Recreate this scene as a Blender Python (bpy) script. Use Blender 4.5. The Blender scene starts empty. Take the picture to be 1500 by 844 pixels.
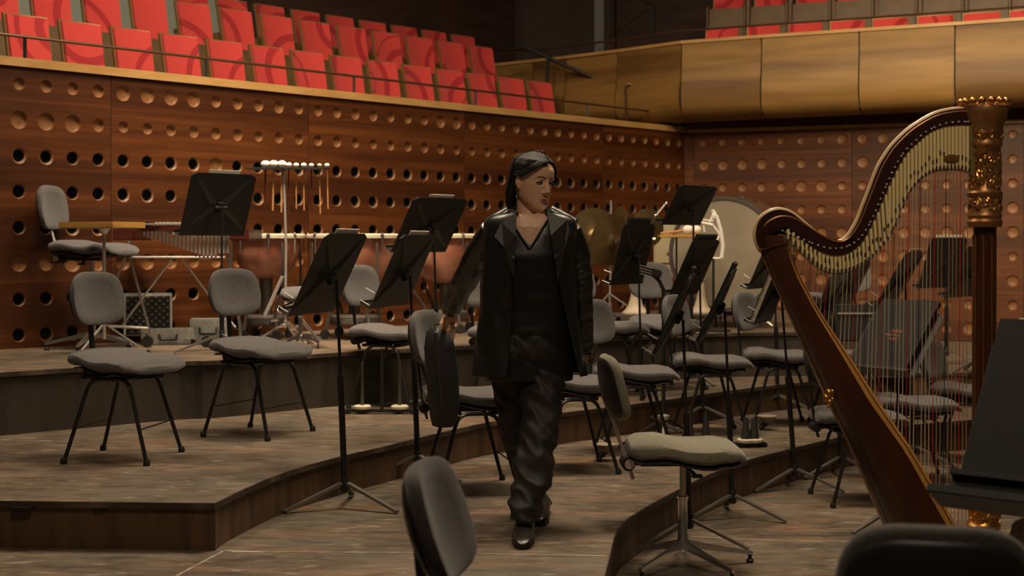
import bpy, bmesh, math, random
from mathutils import Vector, Matrix, noise
C = bpy.context.scene
COL = C.collection
R = math.radians
PI = math.pi

# ------------------------------------------------------------------ camera
F, HX, HY, CZ = 2100.0, 750.0, 355.0, 1.25      # focal length in px, horizon, eye height above the main floor
cam = bpy.data.cameras.new('camera')
camo = bpy.data.objects.new('camera', cam); COL.objects.link(camo)
camo.location = (0, 0, CZ); camo.rotation_euler = (R(90), 0, 0)
cam.sensor_width = 36.0; cam.lens = 36.0 * F / 1500.0
cam.shift_y = -(422 - HY) / 1500.0
cam.clip_start = 0.05; cam.clip_end = 100
cam.dof.use_dof = True; cam.dof.focus_distance = 6.3; cam.dof.aperture_fstop = 4.0
C.camera = camo

# ------------------------------------------------------------------ world, lights, exposure
w = bpy.data.worlds.new('world'); C.world = w; w.use_nodes = True
w.node_tree.nodes['Background'].inputs[0].default_value = (0.9, 0.68, 0.5, 1)
w.node_tree.nodes['Background'].inputs[1].default_value = 0.020
C.view_settings.view_transform = 'Standard'; C.view_settings.look = 'None'
C.view_settings.gamma = 1.0; C.view_settings.exposure = 0.0; C.view_settings.use_curve_mapping = False

def area(name, loc, target, size, power, color, sy=None, spread=180):
    l = bpy.data.lights.new(name, 'AREA'); l.energy = power; l.color = color
    l.shape = 'RECTANGLE'; l.size = size; l.size_y = sy or size; l.spread = R(spread)
    o = bpy.data.objects.new(name, l); COL.objects.link(o); o.location = loc
    o.rotation_euler = (Vector(target) - Vector(loc)).to_track_quat('-Z', 'Y').to_euler()
    return o
def spot(name, loc, target, power, color, angle=40, blend=0.6, rad=0.15):
    l = bpy.data.lights.new(name, 'SPOT'); l.energy = power; l.color = color
    l.spot_size = R(angle); l.spot_blend = blend; l.shadow_soft_size = rad
    o = bpy.data.objects.new(name, l); COL.objects.link(o); o.location = loc
    o.rotation_euler = (Vector(target) - Vector(loc)).to_track_quat('-Z', 'Y').to_euler()
    return o
WARM = (1.0, 0.80, 0.58)
area('stage_light', (0.6, 8.2, 7.5), (0.2, 7.6, 0), 2.2, 465, WARM, 1.6)
area('stage_light', (-2.6, 7.4, 7.5), (-1.6, 8.0, 0), 1.6, 190, WARM)
area('stage_light', (3.4, 8.6, 7.5), (2.6, 8.8, 0), 1.6, 170, WARM)
area('wall_light', (0.6, 6.0, 7.0), (-0.8, 12.0, 1.4), 1.5, 7, (1.0, 0.76, 0.5), spread=110)
area('seat_light', (-3.2, 8.0, 8.5), (-2.2, 12.6, 2.9), 1.4, 25, (1.0, 0.80, 0.62), spread=62)
area('balcony_light', (5.2, 9.2, 7.0), (5.0, 13.6, 2.8), 1.4, 21, (1.0, 0.80, 0.52), spread=56)
area('right_wall_fill', (2.4, 5.5, 5.2), (4.2, 14.0, 1.5), 1.2, 48, (1.0, 0.74, 0.45), spread=48)  # fill added to make the right wall brighter and warmer
area('percussion_fill', (-1.6, 7.6, 7.0), (-1.3, 10.4, 1.1), 0.9, 55, WARM, spread=45)  # extra fill put in to lift the dark kettledrum bowls
area('front_light', (0.2, 1.0, 6.5), (-0.4, 6.5, 0.3), 1.4, 42, WARM, 1.0, spread=100)
spot('harp_light', (1.0, 0.9, 4.6), (1.45, 4.9, 1.15), 145, WARM, 26, 0.8, 0.25)

# ------------------------------------------------------------------ helpers
def S(px, py, Y): return Vector(((px - HX) / F * Y, Y, CZ - (py - HY) / F * Y))      # a point seen at a pixel, at depth Y
def G(px, py, z):                                                                  # a point on the floor level z
    Y = (CZ - z) * F / (py - HY)
    return Vector(((px - HX) / F * Y, Y, z))
L0, L1, L2, L3, LR = -0.21, 0.0, 0.195, 0.542, 0.265

class MB:
    def __init__(s): s.v = []; s.f = []; s.m = []; s.mi = 0
    def add(s, vs, fs):
        b = len(s.v); s.v += [Vector(p) for p in vs]
        for f in fs: s.f.append([b + i for i in f]); s.m.append(s.mi)
        return s
    def box(s, c, d, rot=None):
        x, y, z = d[0]/2, d[1]/2, d[2]/2; c = Vector(c)
        vs = [Vector((a, b, e)) for a in (-x, x) for b in (-y, y) for e in (-z, z)]
        if rot is not None: vs = [rot @ p for p in vs]
        return s.add([p + c for p in vs], [(0,1,3,2),(4,6,7,5),(0,4,5,1),(2,3,7,6),(0,2,6,4),(1,5,7,3)])
    def bbox(s, c, d, b=0.004, rot=None):
        """box with bevelled edges"""
        bm = bmesh.new(); bmesh.ops.create_cube(bm, size=1)
        bmesh.ops.scale(bm, vec=d, verts=bm.verts)
        bmesh.ops.bevel(bm, geom=bm.edges[:], offset=b, segments=2, affect='EDGES')
        vs = [v.co.copy() for v in bm.verts]; fs = [[v.index for v in f.verts] for f in bm.faces]; bm.free()
        if rot is not None: vs = [rot @ p for p in vs]
        c = Vector(c)
        return s.add([p + c for p in vs], fs)
    def loft(s, rings, cap=True, closed=True):
        n = len(rings[0]); b = len(s.v)
        for r in rings: s.v += [Vector(p) for p in r]
        for i in range(len(rings) - 1):
            for j in range(n if closed else n - 1):
                k = (j + 1) % n
                s.f.append([b + i*n + j, b + i*n + k, b + (i+1)*n + k, b + (i+1)*n + j]); s.m.append(s.mi)
        if cap:
            s.f.append([b + j for j in range(n)][::-1]); s.m.append(s.mi)
            s.f.append([b + (len(rings)-1)*n + j for j in range(n)]); s.m.append(s.mi)
        return s
    def tube(s, pts, r, n=8, cap=True):
        pts = [Vector(p) for p in pts]
        rs = r if isinstance(r, (list, tuple)) else [r]*len(pts)
        rings = []; prev = None
        for i, p in enumerate(pts):
            if i == 0: t = pts[1] - p
            elif i == len(pts)-1: t = p - pts[i-1]
            else: t = (pts[i+1] - p).normalized() + (p - pts[i-1]).normalized()
            t = t.normalized() if t.length > 1e-9 else Vector((0,0,1))
            if prev is None:
                a = Vector((0,0,1)) if abs(t.z) < 0.9 else Vector((1,0,0))
                u = t.cross(a).normalized()
            else:
                u = (prev - t * prev.dot(t)); u = u.normalized() if u.length > 1e-6 else t.orthogonal().normalized()
            prev = u; v = t.cross(u)
            rings.append([p + (u*math.cos(2*PI*j/n) + v*math.sin(2*PI*j/n))*rs[i] for j in range(n)])
        return s.loft(rings, cap)
    def rod(s, a, b, r, n=8): return s.tube([a, b], r, n)
    def bar(s, a, b, w, h):
        """flat bar between two points"""
        a, b = Vector(a), Vector(b); t = (b-a).normalized()
        side = t.cross(Vector((0,0,1))); side = side.normalized() if side.length > 1e-3 else Vector((0,1,0))
        up = side.cross(t)
        return s.loft([[p + side*w/2*i + up*h/2*j for i, j in ((-1,-1),(1,-1),(1,1),(-1,1))] for p in (a, b)])
    def lathe(s, prof, c=(0,0,0), n=24, rot=None, cap=True):
        c = Vector(c); rings = []
        for r, z in prof:
            ring = [Vector((r*math.cos(2*PI*j/n), r*math.sin(2*PI*j/n), z)) for j in range(n)]
            if rot is not None: ring = [rot @ p for p in ring]
            rings.append([p + c for p in ring])
        return s.loft(rings, cap)
    def ball(s, c, r, n=12, m=8, rot=None):
        r = (r, r, r) if not isinstance(r, (tuple, list)) else r
        c = Vector(c); rings = []
        for i in range(1, m):
            a = PI*i/m - PI/2
            ring = [Vector((r[0]*math.cos(a)*math.cos(2*PI*j/n), r[1]*math.cos(a)*math.sin(2*PI*j/n), r[2]*math.sin(a))) for j in range(n)]
            if rot is not None: ring = [rot @ p for p in ring]
            rings.append([p + c for p in ring])
        return s.loft(rings)
    def prism(s, poly, z0, z1):
        """vertical prism of a plan polygon"""
        return s.loft([[(p[0], p[1], z0) for p in poly], [(p[0], p[1], z1) for p in poly]])
    def build(s, name, mats, parent=None, smooth=True, flat=False):
        me = bpy.data.meshes.new(name); me.from_pydata([tuple(v) for v in s.v], [], s.f)
        for m in (mats if isinstance(mats, (list, tuple)) else [mats]): me.materials.append(m)
        for i, p in enumerate(me.polygons): p.material_index = s.m[i]
        me.validate()
        bm = bmesh.new(); bm.from_mesh(me); bmesh.ops.recalc_face_normals(bm, faces=bm.faces); bm.to_mesh(me); bm.free()
        if smooth:
            me.polygons.foreach_set('use_smooth', [True]*len(me.polygons))
            me.set_sharp_from_angle(angle=R(38))
        o = bpy.data.objects.new(name, me); COL.objects.link(o)
        if parent: o.parent = parent
        return o

def root(name, loc=(0,0,0), rz=0):
    o = bpy.data.objects.new(name, None); COL.objects.link(o); o.location = loc; o.rotation_euler = (0, 0, rz)
    o.empty_display_size = 0.1
    return o
def tag(o, label, cat, group=None, kind=None):
    o['label'] = label; o['category'] = cat
    if group: o['group'] = group
    if kind: o['kind'] = kind
    return o
def struct(o, label=None):
    o['kind'] = 'structure'
    if label: o['label'] = label
    return o
def copy_tree(o, parent=None):
    c = o.copy(); COL.objects.link(c); c.parent = parent
    for ch in list(o.children): copy_tree(ch, c)
    return c
def bent(pts, r=0.05, k=5):
    """round the corners of a polyline"""
    pts = [Vector(p) for p in pts]; out = [pts[0]]
    for i in range(1, len(pts)-1):
        a, b, c = pts[i-1], pts[i], pts[i+1]
        d1 = (a-b); d2 = (c-b); rr = min(r, d1.length*0.45, d2.length*0.45)
        p0 = b + d1.normalized()*rr; p1 = b + d2.normalized()*rr
        for j in range(k+1):
            t = j/k; out.append(p0*(1-t)**2 + b*2*t*(1-t) + p1*t*t)
    out.append(pts[-1]); return out
def catmull(pts, k=6):
    pts = [Vector(p) for p in pts]; out = []
    P = [pts[0]*2 - pts[1]] + pts + [pts[-1]*2 - pts[-2]]
    for i in range(1, len(P)-2):
        a, b, c, d = P[i-1], P[i], P[i+1], P[i+2]
        for j in range(k):
            t = j/k
            out.append(0.5*((2*b) + (c-a)*t + (2*a-5*b+4*c-d)*t*t + (3*b-a-3*c+d)*t**3))
    out.append(pts[-1]); return out

# ------------------------------------------------------------------ materials
def mat(name, col, rough=0.6, metal=0.0, spec=0.5, col2=None, scale=8.0, stretch=(1,1,1), bump=0.0, bscale=None, detail=4, lo=0.35, hi=0.65, sheen=0, coat=0, coords='Object'):
    m = bpy.data.materials.new(name); m.use_nodes = True
    nt = m.node_tree; N = nt.nodes; L = nt.links; b = N['Principled BSDF']
    b.inputs['Base Color'].default_value = (*col, 1); b.inputs['Roughness'].default_value = rough
    b.inputs['Metallic'].default_value = metal; b.inputs['Specular IOR Level'].default_value = spec
    if sheen: b.inputs['Sheen Weight'].default_value = sheen; b.inputs['Sheen Roughness'].default_value = 0.5
    if coat: b.inputs['Coat Weight'].default_value = coat; b.inputs['Coat Roughness'].default_value = 0.15
    tc = N.new('ShaderNodeTexCoord'); mp = N.new('ShaderNodeMapping'); L.new(tc.outputs[coords], mp.inputs[0])
    mp.inputs['Scale'].default_value = stretch
    if col2:
        n = N.new('ShaderNodeTexNoise'); n.inputs['Scale'].default_value = scale; n.inputs['Detail'].default_value = detail
        L.new(mp.outputs[0], n.inputs['Vector'])
        r = N.new('ShaderNodeValToRGB'); r.color_ramp.elements[0].position = lo; r.color_ramp.elements[1].position = hi
        r.color_ramp.elements[0].color = (*col, 1); r.color_ramp.elements[1].color = (*col2, 1)
        L.new(n.outputs['Fac'], r.inputs[0]); L.new(r.outputs[0], b.inputs['Base Color'])
    if bump:
        n = N.new('ShaderNodeTexNoise'); n.inputs['Scale'].default_value = bscale or scale*3; n.inputs['Detail'].default_value = 3
        L.new(mp.outputs[0], n.inputs['Vector'])
        bp = N.new('ShaderNodeBump'); bp.inputs['Strength'].default_value = bump; bp.inputs['Distance'].default_value = 0.01
        L.new(n.outputs['Fac'], bp.inputs['Height']); L.new(bp.outputs[0], b.inputs['Normal'])
    return m

def wood_wall_mat(name, c1, c2, c3, rough=0.45, zs=26):
    """horizontal grain veneer: long streaks plus broad bands"""
    m = bpy.data.materials.new(name); m.use_nodes = True
    nt = m.node_tree; N = nt.nodes; L = nt.links; b = N['Principled BSDF']; b.inputs['Roughness'].default_value = rough
    b.inputs['Specular IOR Level'].default_value = 0.35
    tc = N.new('ShaderNodeTexCoord'); mp = N.new('ShaderNodeMapping'); mp.inputs['Scale'].default_value = (0.9, 0.9, zs)
    oi = N.new('ShaderNodeObjectInfo'); ad = N.new('ShaderNodeVectorMath'); ad.operation = 'ADD'
    mul = N.new('ShaderNodeMath'); mul.operation = 'MULTIPLY'; mul.inputs[1].default_value = 17.0
    L.new(oi.outputs['Random'], mul.inputs[0]); L.new(tc.outputs['Object'], ad.inputs[0]); L.new(mul.outputs[0], ad.inputs[1])
    L.new(ad.outputs[0], mp.inputs[0])
    n = N.new('ShaderNodeTexNoise'); n.inputs['Scale'].default_value = 1.2; n.inputs['Detail'].default_value = 7; n.inputs['Distortion'].default_value = 0.6
    L.new(mp.outputs[0], n.inputs['Vector'])
    r = N.new('ShaderNodeValToRGB'); e = r.color_ramp.elements; e[0].position = 0.28; e[1].position = 0.72
    e[0].color = (*c1, 1); e[1].color = (*c3, 1); k = e.new(0.5); k.color = (*c2, 1)
    L.new(n.outputs['Fac'], r.inputs[0])
    # broad horizontal bands
    m2 = N.new('ShaderNodeMapping'); m2.inputs['Scale'].default_value = (0.12, 0.12, 4.2); L.new(ad.outputs[0], m2.inputs[0])
    n2 = N.new('ShaderNodeTexNoise'); n2.inputs['Scale'].default_value = 1.0; n2.inputs['Detail'].default_value = 1
    L.new(m2.outputs[0], n2.inputs['Vector'])
    r2 = N.new('ShaderNodeValToRGB'); r2.color_ramp.elements[0].position = 0.42; r2.color_ramp.elements[1].position = 0.56
    r2.color_ramp.elements[0].color = (0.55, 0.5, 0.45, 1); r2.color_ramp.elements[1].color = (1, 1, 1, 1)
    L.new(n2.outputs['Fac'], r2.inputs[0])
    mx = N.new('ShaderNodeMix'); mx.data_type = 'RGBA'; mx.blend_type = 'MULTIPLY'; mx.inputs[0].default_value = 1.0
    L.new(r.outputs[0], mx.inputs[6]); L.new(r2.outputs[0], mx.inputs[7]); L.new(mx.outputs[2], b.inputs['Base Color'])
    return m

def floor_mat():
    m = bpy.data.materials.new('stage_boards'); m.use_nodes = True
    nt = m.node_tree; N = nt.nodes; L = nt.links; b = N['Principled BSDF']
    tc = N.new('ShaderNodeTexCoord')
    def nz(scale, stretch, detail=5, rot=0, dist=0):
        mp = N.new('ShaderNodeMapping'); mp.inputs['Scale'].default_value = stretch; mp.inputs['Rotation'].default_value = (0, 0, rot)
        L.new(tc.outputs['Object'], mp.inputs[0])
        n = N.new('ShaderNodeTexNoise'); n.inputs['Scale'].default_value = scale; n.inputs['Detail'].default_value = detail; n.inputs['Distortion'].default_value = dist
        L.new(mp.outputs[0], n.inputs['Vector']); return n.outputs['Fac']
    def ramp(f, p0, p1, c0, c1):
        r = N.new('ShaderNodeValToRGB'); r.color_ramp.elements[0].position = p0; r.color_ramp.elements[1].position = p1
        r.color_ramp.elements[0].color = (*c0, 1); r.color_ramp.elements[1].color = (*c1, 1); L.new(f, r.inputs[0]); return r.outputs[0]
    def mix(a, b_, fac, mode='MIX'):
        x = N.new('ShaderNodeMix'); x.data_type = 'RGBA'; x.blend_type = mode
        if isinstance(fac, float): x.inputs[0].default_value = fac
        else: L.new(fac, x.inputs[0])
        L.new(a, x.inputs[6]); L.new(b_, x.inputs[7]); return x.outputs[2]
    base = ramp(nz(1.3, (1, 1, 1), 6), 0.3, 0.7, (0.075, 0.052, 0.034), (0.165, 0.127, 0.086))
    red = ramp(nz(2.2, (0.9, 3.0, 1), 6, 0.25), 0.52, 0.68, (0, 0, 0), (1, 1, 1))
    redc = ramp(nz(3, (1, 1, 1), 3), 0.2, 0.8, (0.165, 0.095, 0.05), (0.215, 0.135, 0.078))
    c = mix(base, redc, red)
    green = ramp(nz(1.3, (0.7, 2.5, 1), 6, -0.2), 0.5, 0.66, (0, 0, 0), (0.7, 0.7, 0.7))
    grc = ramp(nz(5, (1, 1, 1), 3), 0.2, 0.8, (0.078, 0.072, 0.052), (0.125, 0.118, 0.088))
    c = mix(c, grc, green)
    scr = ramp(nz(8, (1, 3.2, 1), 9, 0.35, 0.8), 0.58, 0.70, (0, 0, 0), (0.6, 0.6, 0.6))
    scc = ramp(nz(4, (1, 1, 1), 2), 0.2, 0.8, (0.30, 0.24, 0.17), (0.38, 0.31, 0.23))
    c = mix(c, scc, scr)
    dk = ramp(nz(6, (1, 2.2, 1), 9, -0.12, 0.6), 0.46, 0.72, (1, 1, 1), (0.45, 0.43, 0.40))
    c = mix(c, dk, 1.0, 'MULTIPLY')
    L.new(c, b.inputs['Base Color'])
    ro = ramp(nz(3, (1, 1, 1), 5), 0.3, 0.7, (0.42,)*3, (0.62,)*3); L.new(ro, b.inputs['Roughness'])
    bp = N.new('ShaderNodeBump'); bp.inputs['Strength'].default_value = 0.15; bp.inputs['Distance'].default_value = 0.004
    L.new(nz(14, (1, 5, 1), 6), bp.inputs['Height']); L.new(bp.outputs[0], b.inputs['Normal'])
    return m

M = {}
M['floor'] = floor_mat()
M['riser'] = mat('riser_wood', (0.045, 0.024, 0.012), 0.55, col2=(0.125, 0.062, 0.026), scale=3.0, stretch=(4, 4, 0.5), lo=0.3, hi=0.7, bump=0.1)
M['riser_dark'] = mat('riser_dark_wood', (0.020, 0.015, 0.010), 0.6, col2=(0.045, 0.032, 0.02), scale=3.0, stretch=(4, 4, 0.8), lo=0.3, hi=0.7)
M['nosing'] = mat('worn_nosing', (0.035, 0.024, 0.016), 0.5, col2=(0.16, 0.11, 0.07), scale=5, lo=0.5, hi=0.8)
M['seam'] = mat('seam_strip', (0.44, 0.40, 0.33), 0.45, col2=(0.16, 0.13, 0.1), scale=12)
M['wall'] = wood_wall_mat('wall_veneer', (0.048, 0.0130, 0.0032), (0.082, 0.0235, 0.0048), (0.120, 0.037, 0.0078))
M['dish'] = mat('dish_wood', (0.17, 0.068, 0.016), 0.5, col2=(0.13, 0.048, 0.011), scale=20)
M['hole'] = mat('hole_black', (0.006, 0.005, 0.004), 0.9)
M['ledge'] = mat('ledge_wood', (0.42, 0.25, 0.085), 0.45, col2=(0.34, 0.18, 0.055), scale=3, stretch=(1, 1, 6))
M['fascia'] = wood_wall_mat('fascia_veneer', (0.165, 0.088, 0.022), (0.21, 0.116, 0.030), (0.25, 0.142, 0.038), rough=0.5, zs=9)
M['darkwall'] = mat('dark_hall_wall', (0.030, 0.012, 0.006), 0.7, col2=(0.05, 0.02, 0.009), scale=2, stretch=(1,1,4))
M['greywall'] = mat('grey_hall_panel', (0.30, 0.33, 0.27), 0.8)
M['tier'] = mat('tier_carpet', (0.04, 0.022, 0.012), 0.9)
M['rail'] = mat('rail_bronze', (0.10, 0.055, 0.03), 0.35, metal=0.6)
M['black'] = mat('black_paint', (0.010, 0.009, 0.008), 0.45)
M['blackmatte'] = mat('black_matte', (0.014, 0.013, 0.012), 0.6)
M['black_tube'] = mat('black_tube', (0.011, 0.010, 0.009), 0.28)
M['desk'] = mat('desk_black', (0.013, 0.012, 0.011), 0.38)
M['chrome'] = mat('chrome', (0.85, 0.83, 0.80), 0.2, metal=0.97)
M['dullchrome'] = mat('dull_chrome', (0.58, 0.55, 0.50), 0.42, metal=0.75)
M['fabric'] = mat('grey_fabric', (0.080, 0.073, 0.070), 0.9, col2=(0.100, 0.092, 0.088), scale=60, bump=0.25, bscale=420, sheen=0.15)
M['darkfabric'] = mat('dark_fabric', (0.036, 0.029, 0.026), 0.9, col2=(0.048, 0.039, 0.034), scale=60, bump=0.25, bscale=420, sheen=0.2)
M['greenfabric'] = mat('olive_fabric', (0.15, 0.135, 0.085), 0.95, col2=(0.21, 0.195, 0.14), scale=140, bump=0.5, bscale=380, sheen=0.3)
M['shell'] = mat('black_shell', (0.018, 0.016, 0.014), 0.4)
M['paper'] = mat('paper', (0.62, 0.57, 0.48), 0.8)
M['cream'] = mat('page_cream', (0.52, 0.46, 0.34), 0.85, col2=(0.36, 0.31, 0.22), scale=3, stretch=(1,1,60))
M['silver'] = mat('case_silver', (0.52, 0.52, 0.47), 0.45, metal=0.2, col2=(0.42,0.42,0.38), scale=30)
M['foam'] = mat('black_foam', (0.02, 0.018, 0.016), 0.95)
M['foamtip'] = mat('foam_tip', (0.17, 0.15, 0.11), 0.95)
M['white'] = mat('white_felt', (0.72, 0.68, 0.6), 0.9)
M['stick'] = mat('mallet_stick', (0.42, 0.2, 0.06), 0.5)
M['yellowwood'] = mat('yellow_wood', (0.48, 0.26, 0.06), 0.4, col2=(0.38, 0.2, 0.045), scale=4, stretch=(1,1,8))
M['redwood'] = mat('red_brown_wood', (0.06, 0.012, 0.006), 0.35)
M['copper'] = mat('copper', (0.62, 0.29, 0.19), 0.32, metal=0.2, col2=(0.30, 0.10, 0.055), scale=5, bump=0.12, bscale=9)
M['drumskin'] = mat('drum_skin', (0.34, 0.29, 0.17), 0.6, col2=(0.28, 0.23, 0.13), scale=3)
M['bass_skin'] = mat('bass_drum_skin', (0.24, 0.205, 0.145), 0.6, col2=(0.19, 0.16, 0.11), scale=3)
M['brass'] = mat('cymbal_bronze', (0.34, 0.24, 0.11), 0.33, metal=0.9, col2=(0.26, 0.18, 0.08), scale=10)
M['drumshell'] = mat('drum_shell', (0.07, 0.03, 0.015), 0.4)
M['graymetal'] = mat('cast_grey', (0.13, 0.115, 0.1), 0.45, metal=0.7)

def seat_mat():
    m = bpy.data.materials.new('red_seat_fabric'); m.use_nodes = True
    nt = m.node_tree; N = nt.nodes; L = nt.links; b = N['Principled BSDF']; b.inputs['Roughness'].default_value = 0.8
    b.inputs['Sheen Weight'].default_value = 0.15
    tc = N.new('ShaderNodeTexCoord'); oi = N.new('ShaderNodeObjectInfo')
    sep = N.new('ShaderNodeSeparateXYZ'); L.new(tc.outputs['Object'], sep.inputs[0])
    def mth(op, a, b_=None):
        n = N.new('ShaderNodeMath'); n.operation = op
        for i, v in enumerate((a, b_)):
            if v is None: continue
            if isinstance(v, (int, float)): n.inputs[i].default_value = v
            else: L.new(v, n.inputs[i])
        return n.outputs[0]
    rnd = oi.outputs['Random']
    cx = mth('MULTIPLY', mth('SUBTRACT', mth('FRACT', mth('MULTIPLY', rnd, 7.31)), 0.5), 0.95)
    cz = mth('ADD', mth('MULTIPLY', mth('FRACT', mth('MULTIPLY', rnd, 23.7)), 0.55), 0.45)
    dx = mth('SUBTRACT', sep.outputs['X'], cx); dz = mth('SUBTRACT', sep.outputs['Z'], cz)
    d = mth('SQRT', mth('ADD', mth('MULTIPLY', dx, dx), mth('MULTIPLY', dz, dz)))
    ring = mth('FRACT', mth('ADD', mth('MULTIPLY', d, 5.0), rnd))
    band = mth('MULTIPLY', mth('LESS_THAN', ring, 0.36), mth('LESS_THAN', d, 0.40))
    band = mth('MULTIPLY', band, mth('GREATER_THAN', d, 0.14))
    x = N.new('ShaderNodeMix'); x.data_type = 'RGBA'; L.new(band, x.inputs[0])
    x.inputs[6].default_value = (0.56, 0.040, 0.030, 1); x.inputs[7].default_value = (0.35, 0.009, 0.012, 1)
    L.new(x.outputs[2], b.inputs['Base Color'])
    return m
M['redseat'] = seat_mat()
M['bronzeedge'] = mat('seat_bronze_edge', (0.25, 0.15, 0.05), 0.45, metal=0.3)
M['pan'] = mat('seat_pan_wood', (0.13, 0.075, 0.022), 0.5, col2=(0.10, 0.055, 0.016), scale=6)
M['post'] = mat('seat_post', (0.16, 0.075, 0.04), 0.5)

# ================================================================== STRUCTURE
def side_poly(edge, rest): return [tuple(p) for p in edge] + [tuple(p) for p in rest]
def platform(name, edge, rest, ztop, zbot, label):
    """stage level: board top with thin nosing, riser set back under it; edge runs left to right along the front"""
    e = [Vector((p[0], p[1])) for p in edge]
    poly = e + [Vector(p) for p in rest]
    r = struct(root(name), label)
    t = MB(); t.prism([(p.x, p.y) for p in poly], ztop - 0.022, ztop); struct(t.build('platform_top', M['floor'], r, smooth=False))
    def off(pts, d):
        out = []
        for i, p in enumerate(pts):
            a = pts[max(0, i-1)]; c = pts[min(len(pts)-1, i+1)]; tt = (c - a).normalized()
            out.append(p + Vector((-tt.y, tt.x))*d)
        return out
    n = MB(); a = off(e, -0.003); b_ = off(e, 0.03)
    n.loft([[(p.x, p.y, ztop-0.026), (p.x, p.y, ztop-0.002), (q.x, q.y, ztop-0.002), (q.x, q.y, ztop-0.026)] for p, q in zip(a, b_)])
    n.build('nosing', M['nosing'], r, smooth=False)
    k = MB(); a = off(e, 0.014); b_ = off(e, 0.04)
    k.loft([[(p.x, p.y, zbot), (p.x, p.y, ztop-0.0265), (q.x, q.y, ztop-0.0265), (q.x, q.y, zbot)] for p, q in zip(a, b_)])
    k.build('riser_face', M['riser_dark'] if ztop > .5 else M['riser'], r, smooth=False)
    return r
e3 = [G(-60, 549, L3), G(0, 545.6, L3), G(140, 537, L3), G(267, 529.6, L3), G(319, 528, L3), G(455, 519, L3), G(532, 514.5, L3), G(670, 507, L3), G(830, 498, L3), G(1000, 490, L3), G(1120, 487, L3), G(1240, 487, L3), G(1330, 489, L3)]
e3 = catmull(e3, 3)
e2a = [G(-60, 733, L2), G(0, 733.5, L2), G(315, 737, L2)]
e2b = [G(315, 737, L2), G(360, 715, L2), G(425, 689, L2), G(502, 667.7, L2), G(558, 655, L2), G(602, 644, L2), G(662, 630, L2), G(731, 616, L2), G(863, 600, L2), G(960, 588, L2), G(1079, 571, L2), G(1187, 559, L2), G(1300, 552, L2), G(1380, 548, L2)]
e2 = e2a[:2] + catmull(e2b, 3)
e1 = [G(872, 905, L1), G(884, 850, L1), G(893, 812, L1), G(905, 774, L1), G(934, 750, L1), G(984, 722, L1), G(1036, 696, L1), G(1087, 676, L1), G(1144, 661, L1), G(1187, 650, L1), G(1260, 634, L1), G(1320, 624, L1), G(1425, 615, L1), G(1560, 608, L1)]
e1 = catmull(e1, 3)
eR = catmull([G(1335, 546, LR), G(1428, 546, LR), G(1500, 548, LR), G(1640, 553, LR)], 2)
e0 = catmull([Vector((2.55, 4.3)), Vector((2.28, 5.4)), G(1466, 812, L0).xy, G(1478, 782, L0).xy, G(1502, 757, L0).xy, Vector((3.5, 8.2)), Vector((5.5, 8.6))], 4)

f = MB(); f.box((2.0, 6.0, -0.47), (16, 12, 0.04)); struct(f.build('floor', M['floor'], smooth=False), 'lowest worn wooden stage floor')
platform('floor', [Vector(p).xy for p in ([Vector((-7, 0.6)), Vector((2.9, 0.6)), Vector((2.8, 2.5))] + [p for p in e0])], [(9, 8.6), (9, 18), (-7, 18)], L0, -0.45, 'lowest stage level carrying the harp and front stands')
platform('floor', [p.xy for p in e1], [(9, 10.3), (9, 18), (-7, 18), (-7, 3.5)], L1, L0, 'middle stage level the woman walks on')
platform('floor', [p.xy for p in e2], [(4.4, 18), (-7, 18), (-7, 5.9)], L2, L1, 'raised stage level under the two left chairs')
platform('floor', [p.xy for p in e3], [(4.4, 18), (-7, 18), (-7, 6)], L3, L2, 'highest stage level with the percussion')
platform('floor', [p.xy for p in eR], [(9, 11), (9, 18), (3.1, 18)], LR, L1, 'raised stage level by the right wall')
def seam(a, b, z, wdt=0.011):
    s_ = MB(); s_.bar((a.x, a.y, z+0.0006), (b.x, b.y, z+0.0006), wdt, 0.002); o = s_.build('trim_1', M['seam'], smooth=False); struct(o, 'pale seam line across the stage boards'); return o
seam(G(340, 809, L1), G(614, 810, L1), L1); seam(G(614, 810, L1), G(889, 815, L1), L1)
seam(G(1012, 787, L0), G(1204, 794, L0), L0); seam(G(255, 846, L1), G(330, 806, L1), L1)
seam(G(318, 807, L1), G(400, 809, L1), L1)
# dark chips along the left platform edge
for (px, wpx) in ((32, 30), (146, 16)):
    c = MB(); p = G(px, 734, L2); c.bbox((p.x, p.y - 0.008, L2 - 0.032), (wpx/360, 0.018, 0.02), 0.003); struct(c.build('trim_2', M['hole'], smooth=False), 'dark latch block under the platform edge')

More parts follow.
